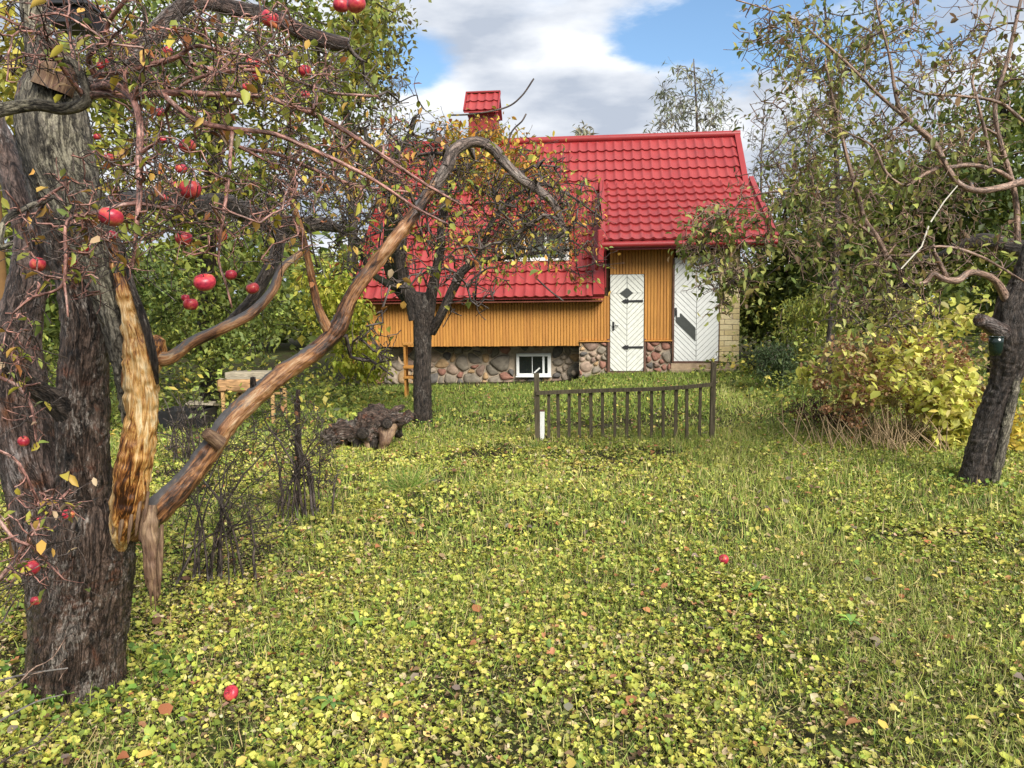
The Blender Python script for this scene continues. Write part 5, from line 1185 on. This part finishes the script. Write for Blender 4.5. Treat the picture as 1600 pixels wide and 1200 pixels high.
ftree('feathery_shrub', 'feathery yellow green shrub behind the grey green bush', 1265, 13, .02, [(1262, 505, 13, 55, 60, .5, 1), (1300, 470, 13, 50, 40, .5, .5)], 130, 3200, .10, [(0.20, 0.24, 0.05), (0.34, 0.36, 0.07), (0.12, 0.16, 0.04), (.3, .17, .08)], [4, 3, 3, 1], 'twig_brown', cat='shrub', jit=.08, tr0=.01, tr1=.004, stem=False, tpl=NARROW)
ftree('small_yellow_shrub', 'small yellow leafed plant at the brick corner', 1163, 14.6, .01, [(1163, 572, 14.6, 8, 12, .1, 1)], 20, 120, .05, YL, [1, 3, 1, 3], 'twig_brown', cat='plant', jit=.03, tr0=.006, tr1=.003, stem=False)
# bare currant bushes
def bare_bush(label, base, lobes, n, mat='twig_dark', r0=.011, r1=.0025, sp=200, group='bare currant bushes'):
    b_ = G(*base); T = Tree('currant_bush', b_, label, 'bush', group)
    ns = 20
    for k in range(ns):
        a = rng.uniform(0, 6.283); rr_ = rng.uniform(.02, .16); q = b_+np.array([math.cos(a)*rr_*1.5, math.sin(a)*rr_, -.04])
        t = region(1, lobes)[0]; L = t-q
        t = q+L*rng.uniform(.8, 1.1)
        if t[2] < q[2]+.3: t[2] = q[2]+rng.uniform(.3, .8); L = t-q
        mid = (q+t)/2+np.array([-L[0]*.2, 0, .08]); path = catmull([q, mid, t], 12)+rng.normal(0, .004, (12, 3))
        T.add(path, np.linspace(r0, r1*1.5, 12)); V, Fq, tc = tube(path, np.linspace(r0, r1*1.5, 12)*rng.uniform(.45, 1.0), 7, .1)
        link('stem', np_mesh('stem', V-b_, Fq, M[mat], True, None, tc), T.root)
    T.colonize(region(n, lobes), mat, r0*.5, r1*.7, .1, .010, .0, .09, 4, 1)
    T.spurs(mat, sp, .03, .13, r1*.7, 0, .8, .02)
    T.build_twigs({})
    return T
yb1 = G(330, 905)[1]; yb2 = G(470, 805)[1]
T = bare_bush('leafless dark currant bush nearest, just right of the big trunk', (335, 912), [(330, 770, yb1, 85, 110, .25, 1), (400, 800, yb1, 70, 80, .25, .8), (290, 700, yb1+.1, 40, 80, .2, .4), (370, 670, yb1+.1, 60, 50, .2, .4)], 420, sp=700)
T = bare_bush('leafless currant bush farther back below the leaning limb', (470, 812), [(470, 700, yb2, 60, 85, .25, 1), (430, 660, yb2, 50, 70, .2, .7), (510, 720, yb2, 30, 60, .2, .5)], 380, r0=.012, r1=.0034, sp=600)
T.leaves(60, .04, YL, [2, 2, 1, 2], jit=.02)
tg_ = T.leaves(30, .05, [(.5, .25, .12)], [1], jit=.02, name='dry_leaves')
bare_bush('leafless brown bush behind the leaning limb left of the table', (300, 720), [(300, 650, G(300, 720)[1], 50, 50, .2, 1), (250, 680, G(300, 720)[1], 40, 50, .2, .6)], 80, sp=100)
# dark reddish stake
p = G(463, 800); q = WY(466, 610, p[1])
st = thing('rusty_stake', p, 'upright dark red-brown stake in the farther currant bush', 'stake')
P_ = np.array([np.linspace(0, q[0]-p[0], 10), np.zeros(10), np.linspace(-.05, q[2]-p[2], 10)]).T+rng.normal(0, .003, (10, 3))
V, Fq, tc = tube(P_, np.linspace(.026, .018, 10), 9, .25); link('stake', np_mesh('stake', V, Fq, M['bark_old'], True, None, tc), st)

# hydrangea and the yellow shrub on the right
yh = G(1400, 705)[1]
BR = [(0.28, 0.13, 0.06), (0.40, 0.22, 0.11), (0.17, 0.08, 0.04), (0.50, 0.34, 0.20)]
HY = ftree('hydrangea_bush', 'brown withered hydrangea bush with dry flower heads and thin pale stems', 1400, yh+.6, .02, [(1400, 610, yh+.6, 120, 60, .5, 1.3), (1330, 590, yh+.7, 70, 50, .4, .7), (1380, 550, yh+.9, 120, 40, .5, .8), (1500, 600, yh+.5, 70, 60, .4, .6)], 230, 1500, .08, [(0.45, 0.34, 0.16), (0.55, 0.50, 0.17), (0.32, 0.18, 0.09), (.22, .2, .07)], [3, 3, 3, 2], 'twig_brown', cat='bush', tpl=APPLE, jit=.06, tr0=.008, tr1=.003, stem=False, sp=200, splo=.05, sphi=.25)
hp = []
for px, py in [(rng.uniform(1265, 1560), rng.uniform(525, 650)) for _ in range(46)]+[(1330, 690-60), (1450, 600), (1290, 640), (1360, 560), (1380, 610), (1310, 580), (1340, 660)]:
    c_ = WY(px, py, yh+rng.uniform(.0, .7)); n_ = 60; v = rng.normal(0, 1, (n_, 3)); v /= np.linalg.norm(v, axis=1)[:, None]; hp.append(c_+v*np.array([1, 1, .7])*rng.uniform(.05, .085))
hp = np.concatenate(hp); n_ = len(hp)
scatter('flower_heads', QUAD, hp, rots(n_, 0, 2.5), rng.uniform(.02, .035, n_), pick(BR, [3, 4, 2, 2], n_, .2), M['leaf'], HY.root, 'stuff', HY.o)
# cut straw stems at its foot
V_ = []
for k in range(260):
    px = rng.normal(1390, 62); p = G(px, rng.uniform(668, 712)); L = rng.uniform(.10, .5); d = np.array([rng.normal(0, .6), rng.normal(0, .5), 1]); d /= np.linalg.norm(d)
    P_ = np.array([p, p+d*L*.5+rng.normal(0, .01, 3), p+d*L]); V_.append(tube(P_, np.array([.005, .0045, .003]), 4))
V, Fq, tc = merge(V_); link('dry_stalks', np_mesh('dry_stalks', V-HY.o, Fq, simple('straw', (.36, .26, .15), .8), True, None, tc), HY.root, 'stuff')
ftree('yellow_leaved_shrub', 'bright yellow broad-leaved shrub left of the leaning right trunk', 1470, yh+.1, .02, [(1475, 610, yh+.1, 60, 45, .4, 1.2), (1430, 560, yh+.5, 60, 40, .4, .6), (1500, 660, yh+.2, 50, 35, .3, .7), (1480, 500, yh+.9, 90, 45, .4, .9), (1400, 500, yh+1.0, 60, 50, .4, .6), (1390, 620, yh+.15, 60, 40, .3, .35), (1330, 560, yh+.4, 50, 40, .3, .25)], 200, 2100, .10, [(0.66, 0.62, 0.16), (0.50, 0.50, 0.10), (0.62, 0.52, 0.20), (.36, .38, .08)], [4, 3, 2, 2], 'twig_brown', cat='shrub', tpl=(APPLE[0]*np.array([1.25, 1, 1]), APPLE[1]), jit=.06, tr0=.008, tr1=.003, stem=False, droop=(.3, -.9))
ftree('yellow_leaved_shrub', 'golden leaved shrub right of the leaning right trunk', 1590, yh+.1, .02, [(1590, 650, yh+.1, 40, 40, .3, 1), (1600, 700, yh, 40, 30, .3, 1), (1620, 580, yh+.3, 50, 50, .3, 1)], 60, 420, .10, [(0.62, 0.50, 0.08), (0.58, 0.45, 0.10), (0.5, 0.5, 0.10)], [4, 2, 2], 'twig_brown', cat='shrub', tpl=(APPLE[0]*np.array([1.25, 1, 1]), APPLE[1]), jit=.05, tr0=.008, tr1=.003, stem=False, droop=(.3, -.9))
ftree('barberry_bush', 'low dark red twiggy bush at the left foot of the hydrangea', 1270, 8.6, .01, [(1275, 640, 8.6, 50, 24, .35, 1), (1330, 650, 8.5, 50, 26, .3, 1)], 170, 900, .04, [(0.10, 0.03, 0.02), (0.17, 0.07, 0.035), (.25, .2, .05)], [4, 3, 1], 'twig_dark', cat='bush', jit=.03, tr0=.007, tr1=.003, stem=False, sp=300, splo=.05, sphi=.18)
T = ftree('yellow_sprig', 'single lime yellow sprig at the left front of the hydrangea', 1255, 8.4, .006, [(1258, 582, 8.4, 18, 20, .15, 1)], 12, 60, .10, [(0.5, 0.5, 0.08), (.6, .56, .14)], [1, 1], 'twig_brown', cat='plant', tpl=APPLE, jit=.03, tr0=.006, tr1=.003, stem=False)

# rotting root log beside the middle tree
lb = G(575, 706); yl = lb[1]+.2
LG = Tree('root_log', (lb[0], yl, float(H(lb[0], yl))), 'gnarled dark root log lying left of the middle tree', 'log')
LG.limb('log_body', [(500, 690, yl, 8), (512, 684, yl, 24), (535, 676, yl, 34), (560, 676, yl, 40), (582, 668, yl, 54), (603, 660, yl-.05, 46), (620, 655, yl-.08, 24), (636, 652, yl-.1, 12), (650, 649, yl-.1, 3)], M['bark_old'], 56, .012, .55, .05, 16, False)
LG.limb('sawn_stub', [(566, 676, yl, 22), (567, 677, yl-.22, 20), (567, 678, yl-.26, 18)], M['bark_dark'], 20, .02, .1, .004, 20, False, None, True)
LG.limb('sawn_stub', [(600, 664, yl, 18), (604, 662, yl-.22, 17), (605, 662, yl-.27, 16)], M['bark_dark'], 20, .02, .1, .004, 20, False, None, True)
for q, mm in (([(600, 665, yl-.1, 26), (602, 685, yl-.2, 20), (594, 704, yl-.22, 7)], 'wood_split'), ([(612, 665, yl-.1, 22), (606, 686, yl-.2, 14), (600, 700, yl-.2, 5)], 'wood_split'), ([(556, 672, yl+.1, 26), (566, 654, yl+.1, 20), (574, 642, yl+.1, 5)], 'bark_dark'), ([(572, 668, yl, 26), (590, 650, yl, 20), (598, 632, yl, 4)], 'bark_old'),
              ([(530, 680, yl, 16), (514, 696, yl-.1, 8), (506, 700, yl-.1, 3)], 'bark_dark'), ([(560, 686, yl-.1, 18), (556, 704, yl-.15, 8)], 'bark_dark'), ([(600, 660, yl-.05, 18), (616, 642, yl-.05, 12), (632, 634, yl, 3)], 'bark_old'), ([(575, 688, yl-.1, 18), (578, 706, yl-.15, 8)], 'wood_split'), ([(545, 672, yl+.1, 20), (535, 660, yl+.1, 10), (528, 655, yl+.1, 4)], 'bark_dark'), ([(585, 680, yl-.1, 20), (584, 700, yl-.15, 10)], 'bark_dark'), ([(620, 668, yl+.1, 18), (624, 682, yl+.1, 12)], 'bark_dark')):
    LG.limb('root', q, M[mm], 18, .015, .35, .018, 16, False)

# ground leaves standing up round the trunk feet
fp_ = []
for (bx, by, r_, n_) in ((float(tb0[0]), y0, .20, 420), (float(mb[0]), ym, .15, 120), (float(rb[0]), yr, .17, 260), (float(tb0[0])-.3, y0-.05, .12, 120)):
    a_ = rng.uniform(0, 6.283, n_); rr_ = r_+np.abs(rng.normal(0, .07, n_)); x = bx+np.cos(a_)*rr_; y = by+np.sin(a_)*rr_
    fp_.append(np.stack([x, y, H(x, y)+rng.uniform(0.01, .10, n_)*np.exp(-(rr_-r_)*6)], -1))
fp_ = np.concatenate(fp_); n = len(fp_)
scatter('leafy_tufts', ROUND, fp_, rots(n, 0, 1.3), rng.uniform(.018, .04, n), pick([(0.16, 0.27, 0.05), (0.30, 0.36, 0.06), (0.46, 0.44, 0.09), (0.09, 0.15, 0.03)], [4, 4, 3, 3], n, .2), M['cover'])
tag(C.objects[-1], 'leafy tufts crowding the feet of the apple trunks', 'ground cover')

# far wood closing the garden
n = 42000
a = rng.uniform(-1.25, 1.25, n); d = rng.uniform(28, 44, n); x = np.sin(a)*d; y = np.cos(a)*d+4
top = 4.6+1.6*fbm(np.stack([x*.22, y*.22, 0*x], -1), 3)+1.0*fbm(np.stack([x*.9, y*.9, 0*x], -1), 2)
top = top-1.6*np.exp(-((x-7)/9)**2)
z = rng.uniform(0, 1, n)**.75*top
c = pick(GRN, [5, 5, 5, 4, 2], n, .2, np.clip(.45+.5*fbm(np.stack([x*.35, y*.35, z*.5], -1), 2), 0, 1))
scatter('far_wood', FAR, np.stack([x, y, z], -1), rots(n, 0, 3), rng.uniform(.35, .7, n), c, M['leaf'])
tag(C.objects[-1], 'low far-off wood closing the garden behind the house', 'wood')
# low undergrowth between the shrubs, left and right
for (cx, cy, wx, wy, hgt, n, lab) in ((-5.2, 12.0, 3.2, 3.0, 1.1, 7000, 'low mixed undergrowth behind the rough table'), (6.6, 13.0, 3.2, 4.0, 1.3, 7000, 'low undergrowth right of the house behind the hydrangea')):
    x = cx+rng.uniform(-1, 1, n)*wx; y = cy+rng.uniform(-1, 1, n)*wy
    hh = hgt*np.clip(.55+.8*fbm(np.stack([x, y, 0*x], -1)*.9, 3), .08, 1.3)*sstep((wx-np.abs(x-cx))/.9)*sstep((wy-np.abs(y-cy))/1.2)
    z = H(x, y)+rng.uniform(0, 1, n)**.6*hh
    u_, v_ = huv(x, y); kp = ~((v_ < .1) & (u_ > -5.4) & (u_ < 3.0)); x, y, z = x[kp], y[kp], z[kp]; n = len(x)
    scatter('undergrowth', FAR, np.stack([x, y, z], -1), rots(n, 0, 1.4), rng.uniform(.05, .12, n), pick(GRN, [3, 5, 6, 5, 2], n, .2), M['leaf'])
    tag(C.objects[-1], lab, 'undergrowth')
# every repeat of a part keeps its plain name; count for the log
print('objects', len(bpy.data.objects), 'tris', sum(len(o.data.loop_triangles) if False else len(o.data.polygons) for o in bpy.data.objects if o.type == 'MESH'))
